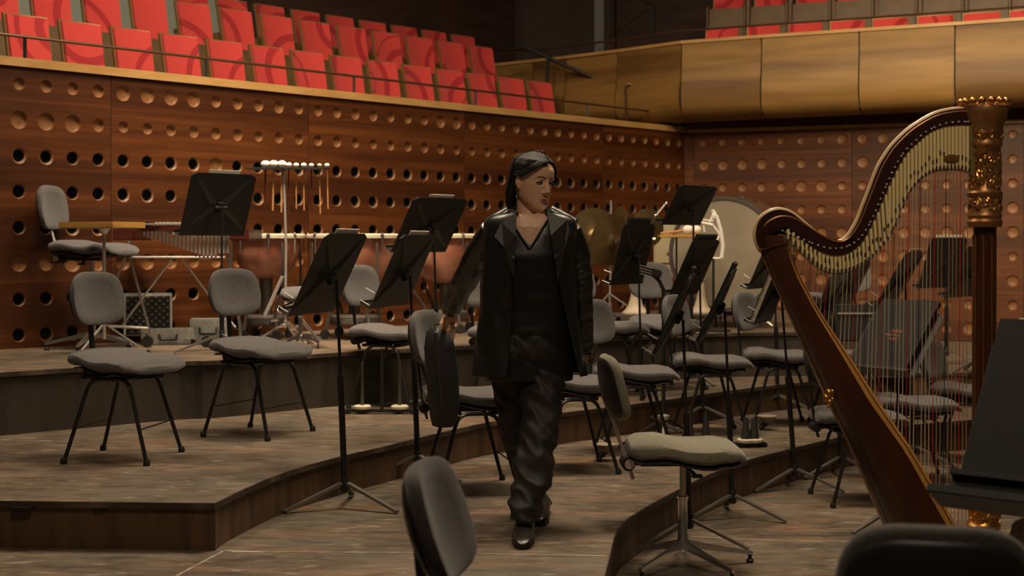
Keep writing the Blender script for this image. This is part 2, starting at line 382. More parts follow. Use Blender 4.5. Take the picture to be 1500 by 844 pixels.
# left hall wall: perforated veneer panels
WX, WY, TX, TY = -3.37, 9.44, 0.664, 0.748
NX, NY = 0.748, -0.664                     # normal towards the stage
RZ = 2.305; DZ = 0.239
TL0, NL0 = (TX, TY, 0), (NX, NY, 0)
def wallslab(mb, p0, t, nrm, u0, u1, z0, z1, th):
    p0 = Vector(p0); t = Vector(t); n_ = Vector(nrm)
    a = p0 + t*u0; b = p0 + t*u1
    return mb.prism([(a.x, a.y), (b.x, b.y), (b.x - n_.x*th, b.y - n_.y*th), (a.x - n_.x*th, a.y - n_.y*th)], z0, z1)
rng = random.Random(5)
def perforated(name, o, t, nrm, cols, z_rows, z_lo, z_hi, spec, parent):
    """wall sheet with routed dishes and through holes, one cell per hole"""
    mb = MB(); o = Vector(o); t = Vector(t); nrm = Vector(nrm); Z = Vector((0, 0, 1))
    pitch = cols[1] - cols[0]; N_ = 16
    def P(u, z, d=0.0): return o + t*u + Z*z - nrm*d
    gap = 0.0025
    x0, x1 = cols[0] - pitch/2, cols[-1] + pitch/2
    def cell_rect(ua, ub, za, zb):
        mb.mi = 0; mb.add([P(ua, za), P(ub, za), P(ub, zb), P(ua, zb)], [(0, 1, 2, 3)])
    for ri, zr in enumerate(z_rows):
        za, zb = zr - DZ/2, zr + DZ/2
        if zb < z_lo: continue
        za = max(za, z_lo)
        for ci, u in enumerate(cols):
            ua = u - pitch/2 + (gap if ci == 0 else 0); ub = u + pitch/2 - (gap if ci == len(cols)-1 else 0)
            kind, r = spec(ri, u)
            if kind is None or zr - r < za + 0.004: cell_rect(ua, ub, za, zb); continue
            sq = []
            for j in range(N_):
                a = 2*PI*j/N_; cx, sx = math.cos(a), math.sin(a); k = 1/max(abs(cx), abs(sx))
                sq.append(P(u + cx*k*(pitch/2) if abs(cx) < 0.999*abs(sx) + 1e-9 or True else u, zr + sx*k*(DZ/2)))
            # clamp outer ring to the cell
            sq = []
            for j in range(N_):
                a = 2*PI*j/N_; cx, sx = math.cos(a), math.sin(a); k = 1/max(abs(cx), abs(sx))
                uu = min(max(u + cx*k*pitch/2, ua), ub); zz = min(max(zr + sx*k*DZ/2, za), zb); sq.append(P(uu, zz))
            def ring(rr, d): return [P(u + rr*math.cos(2*PI*j/N_), zr + rr*math.sin(2*PI*j/N_), d) for j in range(N_)]
            mb.mi = 0; mb.loft([sq, ring(r, 0)], cap=False)
            if kind == 'dish':
                mb.mi = 1; rr = [ring(r, 0), ring(r*0.93, 0.010), ring(r*0.80, 0.020), ring(r*0.5, 0.024), ring(r*0.08, 0.025)]
                mb.loft(rr, cap=False); b = len(mb.v); mb.add(rr[-1], [list(range(N_))])
            else:
                ri_ = kind[1]; mb.mi = 1; mb.loft([ring(r, 0), ring(ri_, 0.010)], cap=False)
                mb.mi = 2; mb.loft([ring(ri_, 0.010), ring(ri_, 0.055)], cap=False); mb.add(ring(ri_, 0.055), [list(range(N_))])
    top = z_rows[0] + DZ/2
    if z_hi > top: cell_rect(x0 + gap, x1 - gap, top, z_hi)
    mb.mi = 2
    for u in (x0 + gap, x1 - gap): mb.add([P(u, z_lo), P(u, z_hi), P(u, z_hi, 0.02), P(u, z_lo, 0.02)], [(0, 1, 2, 3)])
    me_o = mb.build(name, [M['wall'], M['dish'], M['hole']], parent, smooth=True)
    return me_o
rowsL = [RZ - DZ*i for i in range(8)]
big1 = {4, 5, 6, 7}
def specL(ri, u):
    k = round((u - 0.135)/0.2); h = ((k*37 + ri*91) % 17)/17.0
    if ri == 0: return 'dish', (0.058 if k in big1 else (0.055 if 19 < k < 22 else 0.043 + 0.006*h))
    if ri == 1: return 'dish', (0.062 if k in (0, 1, 2) else 0.041 + 0.006*h)
    if ri == 5: return ('dish', 0.066 - 0.012*h) if k < 7 else ('dish', 0.05)
    if ri == 2 and k == 8: return 'dish', 0.06
    rim = 0.055 if h > 0.6 else 0.0485
    return ('hole', 0.042), rim
wl = struct(root('wall_left'), 'perforated red-brown wooden hall wall behind the percussion')
bounds = [(-10, 3), (4, 12), (13, 21), (22, 31), (32, 38)]
for a, b in bounds:
    perforated('wall_panel', (WX, WY, 0), (TX, TY, 0), (NX, NY, 0), [0.135 + 0.2*k for k in range(a, b+1)], rowsL, L3 - 0.02, 2.42, specL, wl)
cf = MB(); wallslab(cf, (WX, WY, 0), TL0, NL0, 7.8365, 7.89, 0.5, 2.42, 0.03); cf.build('corner_strip', M['wall'], wl, smooth=False)
bk = MB(); a0 = Vector((WX, WY, 0)) - Vector((NX, NY, 0))*0.09
TL, NL = (TX, TY, 0), (NX, NY, 0)
wallslab(bk, a0, TL, NL, -2.2, 7.86, 0.2, 2.4, 0.1); bk.build('backing', M['hole'], wl, smooth=False)
lg = MB(); wallslab(lg, Vector((WX, WY, 0)) + Vector(NL)*0.02, TL, NL, -2.2, 7.93, 2.42, 2.478, 0.34)
struct(lg.build('trim_3', M['ledge'], smooth=False), 'pale wooden ledge capping the left wall')

# right hall wall
CX, CY = 1.86, 15.30; TR_, NR = (0.923, -0.385, 0), (-0.385, -0.923, 0)
def specR(ri, u):
    k = round((u - 0.19)/0.207); h = ((k*53 + ri*29) % 13)/13.0
    if ri in (3,) and k == 1: return None, 0
    r = 0.046 + 0.006*h
    if (ri in (1, 4) and k < 4) or (ri == 0 and k in (7, 8, 9)) or (ri == 4) or (ri == 6): r = 0.06
    if h > 0.8: r = 0.062
    return 'dish', r
wr = struct(root('wall_right'), 'perforated wooden hall wall under the balcony on the right')
for a, b in ((0, 7), (8, 15), (16, 26)):
    perforated('wall_panel', (CX, CY, 0), TR_, NR, [0.19 + 0.207*k for k in range(a, b+1)], [RZ - DZ*i for i in range(9)], LR - 0.02, 2.424, specR, wr)
b2 = MB(); wallslab(b2, Vector((CX, CY, 0)) - Vector(NR)*0.06, TR_, NR, -0.05, 5.9, 0.2, 2.4, 0.1); b2.build('backing', M['hole'], wr, smooth=False)
cf = MB(); wallslab(cf, Vector((CX, CY, 0)), TR_, NR, -0.02, 0.0855, 0.24, 2.424, 0.03); cf.build('corner_strip', M['wall'], wr, smooth=False)
u2 = MB(); wallslab(u2, Vector((CX, CY, 0)), TR_, NR, 0.0, 6.0, 2.44, 3.2, 0.1); u2.build('upper_panel', M['wall'], wr, smooth=False)
l2 = MB(); wallslab(l2, Vector((CX, CY, 0)) + Vector(NR)*0.03, TR_, NR, 0.02, 6.0, 2.415, 2.45, 0.06)
struct(l2.build('trim_4', M['ledge'], smooth=False), 'thin pale ledge line on the right wall')

# balcony fascia on the right: panels with rolled under bottom edge
fp = [(-0.6, 17.4), (0.24, 16.55), (0.61, 16.1), (1.14, 15.5), (1.74, 14.72), (2.50, 14.37), (3.39, 14.0), (4.22, 13.66), (5.15, 13.28), (6.3, 12.8)]
fz = [3.38, 3.36, 3.345, 3.335, 3.32, 3.33, 3.34, 3.35, 3.365, 3.38]
bal = struct(root('balcony'), 'curved wooden balcony front above the right wall')
prof = [(0.0, 0.0), (0.0, -0.14), (0.008, -0.26), (0.022, -0.36), (0.038, -0.47), (0.042, -0.57), (0.03, -0.66), (-0.005, -0.725), (-0.08, -0.77), (-0.25, -0.79)]
for i in range(len(fp)-1):
    p, q = Vector(fp[i]), Vector(fp[i+1]); d = (q-p).normalized(); n_ = Vector((d.y, -d.x)); p = p + d*0.008; q = q - d*0.008
    fm = MB(); rings = []
    for (pt, z) in ((p, fz[i]), (q, fz[i+1])):
        rings.append([(pt.x + n_.x*o_, pt.y + n_.y*o_, z - 0.03 + dz) for o_, dz in prof])
    fm.loft(rings, cap=False, closed=False)
    rings2 = [[(pt.x + n_.x*(o_-0.02), pt.y + n_.y*(o_-0.02), z - 0.03 + dz) for o_, dz in prof] for (pt, z) in ((p, fz[i]), (q, fz[i+1]))]
    fm.loft(rings2, cap=False, closed=False)
    fm.build('fascia_panel', M['fascia'], bal)
bb = MB()
rg = []
for i, p in enumerate(fp):
    a = Vector(fp[max(0, i-1)]); b = Vector(fp[min(len(fp)-1, i+1)]); d = (b-a).normalized(); n_ = Vector((d.y, -d.x)); z = fz[i]
    rg.append([(p[0]+n_.x*o_, p[1]+n_.y*o_, z+dz) for o_, dz in ((-0.03, -0.05), (-0.03, -0.77), (-1.4, -0.77), (-1.4, -0.45), (-0.3, -0.45), (-0.3, -0.05))])
bb.loft(rg); bb.build('balcony_core', M['darkwall'], bal, smooth=False)
cp = MB(); rg = []
for i, p in enumerate(fp):
    a = Vector(fp[max(0, i-1)]); b = Vector(fp[min(len(fp)-1, i+1)]); d = (b-a).normalized(); n_ = Vector((d.y, -d.x)); z = fz[i]
    rg.append([(p[0]+n_.x*o_, p[1]+n_.y*o_, z+dz) for o_, dz in ((0.012, -0.032), (0.012, 0), (-0.25, 0), (-0.25, -0.032))])
cp.loft(rg); cp.build('cap_rail', M['ledge'], bal, smooth=False)
hr = MB(); hr.tube([(p[0], p[1]+0.05, fz[i] + (0.105 if i > 3 else 0.11)) for i, p in enumerate(fp)], 0.012, 6); 
tag(hr.build('balcony_rail', M['rail']), 'thin bronze guard rail running above the right balcony front', 'railing')

# seating tiers left and upper walls
def tierbox(off0, off1, z0, z1, u0, u1, name='floor', m=None):
    t_ = MB(); n_ = Vector(NL); wallslab(t_, Vector((WX, WY, 0)) - n_*off0, TL, NL, u0, u1, z0, z1, off1-off0); return struct(t_.build(name, m or M['tier'], smooth=False), 'dark stepped floor under the rows of red seats')
ROWS = [dict(off=1.35, zt=3.02), dict(off=2.15, zt=3.47), dict(off=3.0, zt=3.74)]
tierbox(0.32, 1.75, 1.7, 2.02, -3, 8.4); tierbox(1.75, 2.6, 1.7, 2.47, -3, 8.4); tierbox(2.6, 3.9, 1.7, 2.74, -4, 8.0)
hw = MB(); hn = Vector(NL); wallslab(hw, Vector((WX, WY, 0)) - hn*3.9, TL, NL, -4, 4.95, 1.7, 7, 0.2); struct(hw.build('wall_back', M['greywall'], smooth=False), 'grey green hall wall behind the last row of red seats')
hw = MB(); wallslab(hw, Vector((WX, WY, 0)) - hn*3.88, TL, NL, 4.95, 9.5, 1.7, 7, 0.2); struct(hw.build('wall_back', M['darkwall'], smooth=False), 'dark brown hall wall beyond the seats')
hw = MB(); hw.prism([(1.4, 19.2), (10, 15.9), (10, 16.2), (1.4, 19.5)], 1.5, 7); struct(hw.build('wall_back', M['darkwall'], smooth=False), 'dark brown hall wall behind the right balcony')
hw = MB(); hw.box((1.3, 19.6, 4), (3.4, 0.2, 5.5)); struct(hw.build('wall_back', M['darkwall'], smooth=False), 'dark brown hall wall at the far end')
hw = MB(); hw.prism([(-1.0, 18.6), (1.9, 15.35), (2.6, 16.4), (1, 19.4)], 1.6, 1.9); struct(hw.build('floor', M['darkwall'], smooth=False), 'dark landing at the hall corner')

# rails over left ledge
def LW(u, off, z): return Vector((WX + TX*u - NX*off, WY + TY*u - NY*off, z))
rail = tag(root('ledge_rail'), 'thin bronze guard rail above the left ledge in front of the red seats', 'railing')
rr = MB(); rr.tube([LW(-2.2, 0.15, 2.65), LW(2.5, 0.15, 2.64), LW(7.55, 0.15, 2.63)], 0.011, 8); rr.build('handrail', M['rail'], rail)
for px in (37, 302, 519, 697, 860):
    u = (px-750)/2100; t_ = (u*(WY+0.1) - (WX-0.11))/(0.664 - u*0.748); q = MB(); q.box(LW(t_, 0.15, 2.555), (0.02, 0.02, 0.16)); q.build('post', M['black'], rail, smooth=False)

# auditorium seat
def seat_proto(colr='redseat'):
    r = root('auditorium_seat')
    W_, H0, H1 = 0.350, 0.56, 1.0
    def panel(mb, w_, z0, z1, d0, th, bow):
        nu = 7; rings = []
        for iz in range(5):
            f_ = iz/4; z = z0 + (z1-z0)*f_; lean = 0.10*(z-0.5)
            ww = w_*(1.0 - 0.05*(1-f_)); fr = []; bk_ = []
            for i in range(nu):
                x = -ww/2 + ww*i/(nu-1); b_ = bow*(1-(2*x/ww)**2)
                zz = z - (0.008*(2*x/ww)**2 if iz == 4 else 0)
                fr.append((x, d0 + lean*2 + b_, zz)); bk_.append((x, d0 + lean*2 + b_ + th, zz))
            rings.append(fr + bk_[::-1])
        mb.loft(rings)
    s_ = MB(); panel(s_, W_+0.032, 0.40, H1+0.012, 0.040, 0.03, 0.03); s_.build('seat_shell', M['bronzeedge'], r)
    c = MB(); panel(c, W_, 0.5, H1, 0.015, 0.045, 0.03); c.build('backrest', M[colr], r)
    p_ = MB(); p_.bbox((0, -0.05, 0.42), (0.40, 0.06, 0.36), 0.012, Matrix.Rotation(R(-8), 3, 'X')); p_.build('seat_pan', M['pan'], r)
    for sx in (-1, 1):
        a_ = MB(); a_.bbox((sx*0.216, 0.02, 0.31), (0.02, 0.22, 0.62), 0.005); a_.build('armrest', M['pan'], r)
    return r
SROT = math.atan2(TY, TX)
ORD = ['rightmost', 'second', 'third', 'fourth', 'fifth', 'sixth', 'seventh', 'eighth', 'ninth', 'tenth', 'eleventh', 'twelfth', 'thirteenth', 'fourteenth', 'fifteenth', 'sixteenth']
proto = seat_proto(); first = True
def row_u(px, off):
    u = (px-HX)/F; x0 = WX - NX*off; y0 = WY - NY*off
    return (u*y0 - x0)/(TX - u*TY)
rows_px = [
 [804, 760, 716, 668, 619, 569, 516, 459, 399, 337, 271, 202, 128, 50, -33],
 [717, 672, 625, 575, 526, 472, 414, 355, 291, 226, 157, 82, 5],
 [690, 646, 601, 557, 511, 461, 408, 350, 293]]
rname = ['front row', 'middle row', 'back row']
for ri, pxs in enumerate(rows_px):
    u1 = row_u(pxs[0], ROWS[ri]['off']); u2_ = row_u(pxs[-1], ROWS[ri]['off']); n = len(pxs)
    for i, px in enumerate(pxs):
        u = u1 + (u2_-u1)*i/(n-1)
        o = proto if first else copy_tree(proto); first = False
        o.location = LW(u, ROWS[ri]['off'], ROWS[ri]['zt'] - 1.0); o.rotation_euler = (0, 0, SROT)
        tag(o, ('red patterned seat at the right end of the %s in the left stand' % rname[ri]) if i == 0 else 'red patterned seat, %s from the right in the %s of the left stand' % (ORD[i], rname[ri]), 'seat', 'red seats in the left stand')
# balcony seats on the right
def BW(u, off, z): return Vector((CX + 0.923*u + 0.385*off, CY - 0.385*u + 0.923*off, z))
def row_b(px, off):
    u = (px-HX)/F; x0 = CX + 0.385*off; y0 = CY + 0.923*off
    return (u*y0 - x0)/(0.923 + u*0.385)
bpx = [1054, 1115, 1177, 1239, 1302, 1369, 1437, 1506]
for i, px in enumerate(bpx):
    for rw, (off, zt, dx) in enumerate(((0.55, 3.62, 0), (1.25, 4.32, 12))):
        u = row_b(px + dx, off); o = copy_tree(proto); o.location = BW(u, off, zt - 1.0); o.rotation_euler = (0, 0, math.atan2(-0.385, 0.923)); 
        tag(o, ('red seat with only its back showing over the right balcony front, %s from the left' if rw == 0 else 'tipped-up brown seat of the second row in the right balcony, %s from the left') % ORD[i].replace('rightmost', 'first'), 'seat', 'seats in the right balcony')
        if rw == 1:
            q = MB(); q.bbox((0.255, -0.06, 0.5), (0.035, 0.06, 0.66), 0.006); q.build('side_post', M['post'], o)
# stair handrails in the dark corner
def px_rail(name, pts, r, m, label):
    t_ = MB(); t_.tube(bent([S(*p) for p in pts], 0.06), r, 8)
    return tag(t_.build(name, m), label, 'railing')
sr = tag(root('stair_rail'), 'thick black handrail sloping down beside the end of the red seats', 'railing')
q = MB(); q.tube(bent([S(735, 74, 16.4), S(770, 70, 16.2), S(918, 136, 15.6), S(943, 138, 15.6), S(943, 184, 15.6)], 0.06), 0.022, 8); q.build('handrail', M['black'], sr)
q = MB(); q.rod(S(802, 86, 16.05), S(802, 120, 16.05), 0.02); q.build('post', M['black'], sr)
px_rail('gate_rail', [(918, 182, 15.3), (916, 122, 15.3), (982, 133, 15.2), (986, 190, 15.2)], 0.010, M['rail'], 'thin bronze rail frame at the corner of the left ledge')
sp = MB(); sp.box(S(877, 20, 16.9) , (0.11, 0.11, 1.1)); tag(sp.build('steel_post', M['black'], smooth=False), 'black upright post in the dark area above the stairs', 'post')
sr2 = tag(root('upper_rail'), 'faint black stair rail in the dark above the balcony edge', 'railing')
q = MB(); q.tube(bent([S(935, -6, 16.5), S(950, 5, 16.5), S(958, 8, 16.5), S(958, 64, 16.5)], .05), 0.018, 6); q.rod(S(890, 55, 16.6), S(950, 14, 16.5), 0.008, 5); q.build('handrail', M['black'], sr2)

# ================================================================== ORCHESTRA CHAIRS
def super_ring(c, u, v, a, b, e=2.6, n=20):
    out = []
    for j in range(n):
        t = 2*PI*j/n; ct, st = math.cos(t), math.sin(t)
        out.append(c + u*a*math.copysign(abs(ct)**(2/e), ct) + v*b*math.copysign(abs(st)**(2/e), st))
    return out
def interp(tab, x):
    for (x0, y0), (x1, y1) in zip(tab, tab[1:]):
        if x <= x1:
            k = (x - x0)/(x1 - x0); k = max(0, k); return y0 + (y1-y0)*(k*k*(3-2*k)*0.5 + k*0.5)
    return tab[-1][1]
SEAT_TOP = [(-.25, .508), (-.20, .530), (-.12, .530), (-.01, .508), (.08, .508), (.15, .512), (.22, .498), (.265, .460)]
SEAT_TH = [(-.25, .055), (-.20, .088), (-.05, .072), (.10, .088), (.20, .072), (.265, .035)]
SEAT_W = [(-.25, .12), (-.22, .175), (-.10, .205), (.05, .22), (.17, .222), (.235, .19), (.265, .12)]
def seat_mesh(h=0.0, tk=1.0):
    mb = MB(); rings = []; n = 22
    for i in range(n):
        x = -.25 + .515*(0.5 - 0.5*math.cos(PI*i/(n-1)))
        top, th, w_ = interp(SEAT_TOP, x), interp(SEAT_TH, x)*tk, interp(SEAT_W, x)
        if i in (0, n-1): th *= 0.45; w_ *= 0.8; top -= 0.012
        rings.append(super_ring(Vector((x, 0, top - th/2 + h)), Vector((0, 1, 0)), Vector((0, 0, 1)), w_, th/2, 2.9, 24))
    mb.loft(rings); return mb
def back_mesh(hh=0.135, ww=0.177, th=0.02, bow=0.045, dx=0.0, n=9):
    """cushion centred at origin, facing +X, curved about the vertical; rounded rectangle outline"""
    mb = MB(); rings = []; K = 28
    for li, (k, off) in enumerate(((0.90, -1), (0.98, -0.6), (1.0, 0), (0.98, 0.6), (0.90, 1.0))):
        ring = []
        for j in range(K):
            t = 2*PI*j/K; ct, st = math.cos(t), math.sin(t); e = 3.4
            y = ww*k*math.copysign(abs(ct)**(2/e), ct); z = hh*k*math.copysign(abs(st)**(2/e), st)
            y *= 1 - 0.10*max(0, z/hh)      # slightly narrower at the top
            x = off*th + bow*(y/ww)**2 - bow*0.5 + dx + 0.02*(z/hh)**2
            ring.append(Vector((x, y, z)))
        rings.append(ring)
    # close both faces with inner rings so the bow stays smooth
    def inner(off, ks):
        res = []
        for k in ks:
            ring = []
            for j in range(K):
                t = 2*PI*j/K; ct, st = math.cos(t), math.sin(t); e = 3.4
                y = ww*k*math.copysign(abs(ct)**(2/e), ct); z = hh*k*math.copysign(abs(st)**(2/e), st); y *= 1 - 0.10*max(0, z/hh)
                ring.append(Vector((off*th + bow*(y/ww)**2 - bow*0.5 + dx + 0.02*(z/hh)**2 + (0.004 if off > 0 else -0.002)*(1-k), y, z)))
            res.append(ring)
        return res
    rings = inner(-1, (0.05, 0.35, 0.65))+ rings + inner(1, (0.65, 0.35, 0.05))
    mb.loft(rings); return mb
def chair_proto(fab='fabric'):
    r = root('orchestra_chair')
    seat_mesh().build('seat', M[fab], r)
    p = MB(); rings = []
    for i in range(10):
        x = -.20 + .40*i/9; z = interp(SEAT_TOP, x) - interp(SEAT_TH, x) - 0.004; w_ = interp(SEAT_W, x)*0.86
        rings.append(super_ring(Vector((x, 0, z)), Vector((0, 1, 0)), Vector((0, 0, 1)), w_, 0.008, 4, 12))
    p.loft(rings); p.build('seat_shell', M['shell'], r)
    m_ = MB(); m_.bbox((-.02, 0, .422), (.28, .11, .05), .008); m_.bbox((-.13, 0, .40), (.03, .30, .018), .003); m_.bbox((.10, 0, .40), (.03, .30, .018), .003); m_.bbox((.03, .05, .41), (.10, .16, .022), .004)
    m_.rod((-.245, -.045, .418), (-.245, .045, .418), .026, 12); m_.bbox((-.18, 0, .42), (.13, .05, .022), .003); m_.rod((.04, .1, .42), (.04, .19, .40), .006)
    m_.build('mechanism', M['black'], r)
    for sy in (-1, 1):
        a = MB(); a.tube(bent([(-.205, sy*.222, .012), (-.095, sy*.175, .40), (.095, sy*.175, .40), (.205, sy*.222, .012)], .055), .0105, 8)
        a.build('leg_frame', M['black_tube'], r)
        for sx in (-1, 1):
            c = MB(); c.lathe([(.014, 0), (.017, .004), (.017, .016), (.012, .03)], (sx*.207, sy*.223, 0), 10); c.build('foot_cap', M['black'], r)
    for sx in (-1, 1):
        s_ = MB(); s_.rod((sx*.162, -.203, .165), (sx*.162, .203, .165), .0038, 6); s_.build('stretcher', M['black_tube'], r)
        s_ = MB(); s_.rod((sx*.085, -.178, .402), (sx*.085, .178, .402), .009, 6); s_.build('cross_tube', M['black_tube'], r)
    u = MB(); u.loft([[Vector((x, y, z)) + Vector(o) for o in ((-.006, -w_, 0), (.006, -w_, 0), (.006, w_, 0), (-.006, w_, 0))] for x, y, z, w_ in ((-.225, 0, .36, .011), (-.245, 0, .43, .012), (-.258, 0, .52, .012), (-.268, 0, .62, .012), (-.285, 0, .76, .012))])
    u.build('back_upright', M['black'], r)
    b = back_mesh().build('backrest', M[fab], r); b.location = (-.262, 0, .775); b.rotation_euler = (0, R(-8), 0)
    s_ = back_mesh(hh=.115, ww=.165, th=.006, bow=.036, dx=-.028).build('back_shell', M['shell'], b)
    return r
LEGP = ('leg_frame', 'foot_cap', 'stretcher', 'cross_tube')
def place_chair(proto, px, py, lev, yl, ys, yb, label, group, dz=0.0, bdz=0.0):
    o = copy_tree(proto); p = G(px, py, lev); o.location = p
    for ch in o.children:
        k = ch.name.split('.')[0]
        if k in LEGP: ch.rotation_euler[2] = R(yl)
        elif k == 'backrest':
            a = R(ys); ch.location = (-.235*math.cos(a), -.235*math.sin(a), .775 + bdz); ch.rotation_euler = (0, R(-8), R(yb))
        else: ch.rotation_euler[2] = R(ys)
        ch.location.z += dz
    tag(o, label, 'chair', group); return o
cp_ = chair_proto()
GC = 'grey orchestra chairs'
chairs = [
 (182, 671, L2, -8, -38, -28, 'grey orchestra chair at far left, alone on the raised level'),
 (379, 636, L2, -24, -42, -40, 'grey orchestra chair second from the left on the raised level'),
 (574, 595, L2, -16, -18, -36, 'grey orchestra chair on the raised level behind the slanted stands'),
 (690, 716, L1, 12, 12, -22, 'grey orchestra chair the woman grips, with a black case on its back'),
 (838, 687, L1, 10, 10, 0, 'grey orchestra chair just right of the walking woman, seat rounded'),
 (928, 661, L1, 2, 2, -36, 'grey orchestra chair behind the olive stool, in front of the cymbals'),
 (894, 579, L2, 0, 0, -40, 'grey orchestra chair below the cymbals, second from the woman'),
 (972, 570, L2, -60, -70, -70, 'grey orchestra chair facing forward behind the folded stand head'),
 (1040, 635, L1, 3, 2, -32, 'grey orchestra chair behind the pair of black cones'),
 (1140, 622, L1, 0, -2, -34, 'grey orchestra chair left of the harp body, below the drum'),
 (1256, 733, L0, 4, 4, 8, 'grey orchestra chair half hidden behind the harp sound box'),
 (1338, 703, L0, -2, -2, 4, 'grey orchestra chair seen through the harp strings under the folder stand'),
 (1418, 676, L0, -14, -14, -40, 'grey orchestra chair with rounded back beside the harp column'),
 (1245, 622, L1, 8, 8, 20, 'grey orchestra chair behind the upper part of the harp body'),
 (1256, 545, L2, -88, -88, -88, 'grey orchestra chair farthest back behind the harp strings'),
 (748, 598, L2, -20, -20, -40, 'grey orchestra chair showing just left of the woman behind her arm'),
]
for (px, py, lv, yl, ys, yb, lab) in chairs:
    place_chair(cp_, px, py, lv, yl, ys, yb, lab, GC, bdz=-.10 if 'rounded back' in lab else 0.0)
for o in [cp_] + list(cp_.children_recursive): bpy.data.objects.remove(o)
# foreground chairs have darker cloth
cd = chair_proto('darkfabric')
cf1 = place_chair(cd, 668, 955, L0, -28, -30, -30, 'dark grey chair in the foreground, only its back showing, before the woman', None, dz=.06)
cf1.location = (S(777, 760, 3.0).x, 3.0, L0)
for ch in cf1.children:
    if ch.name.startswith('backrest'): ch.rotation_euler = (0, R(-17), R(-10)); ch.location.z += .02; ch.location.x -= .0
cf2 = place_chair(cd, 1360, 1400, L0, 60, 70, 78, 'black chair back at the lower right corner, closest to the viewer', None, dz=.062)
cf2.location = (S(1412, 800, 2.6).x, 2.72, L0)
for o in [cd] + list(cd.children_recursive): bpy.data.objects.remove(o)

# ---- stools with gas column and star base
def stool(name, loc, yaw, seat_h, label, fab, star=0.30, back_yaw=0, nleg=5, legrot=0, tilt=-12, tkk=1.0):
    r = root(name, loc, R(yaw)); d = seat_h - 0.515
    seat_mesh(d, tkk).build('seat', M[fab], r)
    p = MB(); rings = []
    for i in range(12):
        x = -.225 + .46*i/11; z = interp(SEAT_TOP, x) - interp(SEAT_TH, x)*tkk - 0.003 + d; w_ = interp(SEAT_W, x)*0.92
        rings.append(super_ring(Vector((x, 0, z)), Vector((0, 1, 0)), Vector((0, 0, 1)), w_, 0.009, 4, 12))
    p.loft(rings); p.build('seat_shell', M['shell'], r)
    m_ = MB(); m_.bbox((-.06, 0, .415+d), (.28, .09, .045), .008); m_.bbox((.0, 0, .435+d), (.12, .16, .03), .004)
    m_.rod((-.25, -.05, .405+d), (-.25, .05, .405+d), .032, 14); m_.bbox((-.2, 0, .41+d), (.12, .05, .03), .003); m_.rod((.0, -.08, .40+d), (.03, -.17, .375+d), .008); m_.bbox((.035, -.18, .372+d), (.05, .04, .014), .004)
    m_.build('mechanism', M['black'], r)
    k = MB(); k.rod((-.245, -.058, .405+d), (-.245, -.05, .405+d), .022, 14); k.build('knob', M['dullchrome'], r)
    u = MB(); u.tube([(-.225, 0, .33+d), (-.25, 0, .41+d), (-.29, 0, .52+d), (-.335, 0, .66+d)], .009, 8); u.build('back_rod', M['dullchrome'], r)
    b = back_mesh(hh=.15, ww=.185, th=.021).build('backrest', M[fab], r); b.location = (-.318, 0, .745+d); b.rotation_euler = (0, R(tilt), R(back_yaw))
    back_mesh(hh=.142, ww=.175, th=.007, bow=.04, dx=-.026).build('back_shell', M['shell'], b)
    c = MB(); c.lathe([(.014, .26), (.014, .42+d)], (0, 0, 0), 14); c.build('gas_lift', M['dullchrome'], r)
    c = MB(); c.lathe([(.028, .07), (.028, .12), (.022, .13), (.022, .27+d*.5), (.026, .275+d*.5), (.026, .285+d*.5), (.018, .29+d*.5)], (0, 0, 0), 16); c.build('column', M['chrome'], r)
    for i in range(nleg):
        a = 2*PI*i/nleg + R(legrot - yaw); dx, dy = math.cos(a), math.sin(a)
        l = MB(); n_ = Vector((-dy, dx, 0)); rg = []
        for t, w_, z0, z1 in ((0.02, .018, .085, .12), (0.12, .013, .07, .095), (star, .009, .036, .052)):
            c_ = Vector((dx*t, dy*t, 0)); rg.append([c_ - n_*w_ + Vector((0,0,z0)), c_ + n_*w_ + Vector((0,0,z0)), c_ + n_*w_*.8 + Vector((0,0,z1)), c_ - n_*w_*.8 + Vector((0,0,z1))])
        l.loft(rg); lo = l.build('leg', M['chrome'], r)
        g = MB(); g.lathe([(.016, 0), (.018, .012), (.009, .02), (.009, .04)], (dx*(star-.012), dy*(star-.012), 0), 10); g.build('glide', M['black'], lo)
    tag(r, label, 'chair'); return r
p = S(1000, 828, 6.45)
stool('swivel_stool', (p.x, 6.45, L0), 2, 0.58, 'olive cloth swivel stool on a chrome star base in the foreground', 'greenfabric', 0.34, back_yaw=4, legrot=15, tkk=1.22)
p = G(140, 512, L3)
stool('swivel_stool', (p.x - .02, p.y, L3), -16, 0.71, 'tall grey percussion stool with chrome star base at far left', 'fabric', 0.30, back_yaw=6, legrot=-20, tilt=-6)

# ================================================================== MUSIC STANDS
DW, DH = 0.50, 0.42
def stand_desk(w_=DW, h_=DH):
    """desk in local coords: face towards +X, up +Z, origin at centre of panel"""
    d = MB(); c = 0.045
    out = [(-w_/2 + c, h_/2), (w_/2 - c, h_/2), (w_/2, h_/2 - 0.02), (w_/2, -h_/2), (-w_/2, -h_/2), (-w_/2, h_/2 - 0.02)]
    d.loft([[(-.0015, y, z) for y, z in out], [(.0015, y, z) for y, z in out]])
    # raised X-shaped folds on the back
    for sy in (-1, 1):
        for (y1, z1) in ((sy*w_*.40, h_*.42), (sy*w_*.46, -h_*.40)):
            a = Vector((-.002, sy*.03, 0.0)); b = Vector((-.002, y1, z1)); t = (b-a).normalized(); nn = Vector((0, -t.z, t.y))
            d.loft([[a - nn*.03, a + Vector((-.016, 0, 0)), a + nn*.03], [b - nn*.006, b + Vector((-.003, 0, 0)), b + nn*.006]])
    return d
def stand_desk_unused(): pass
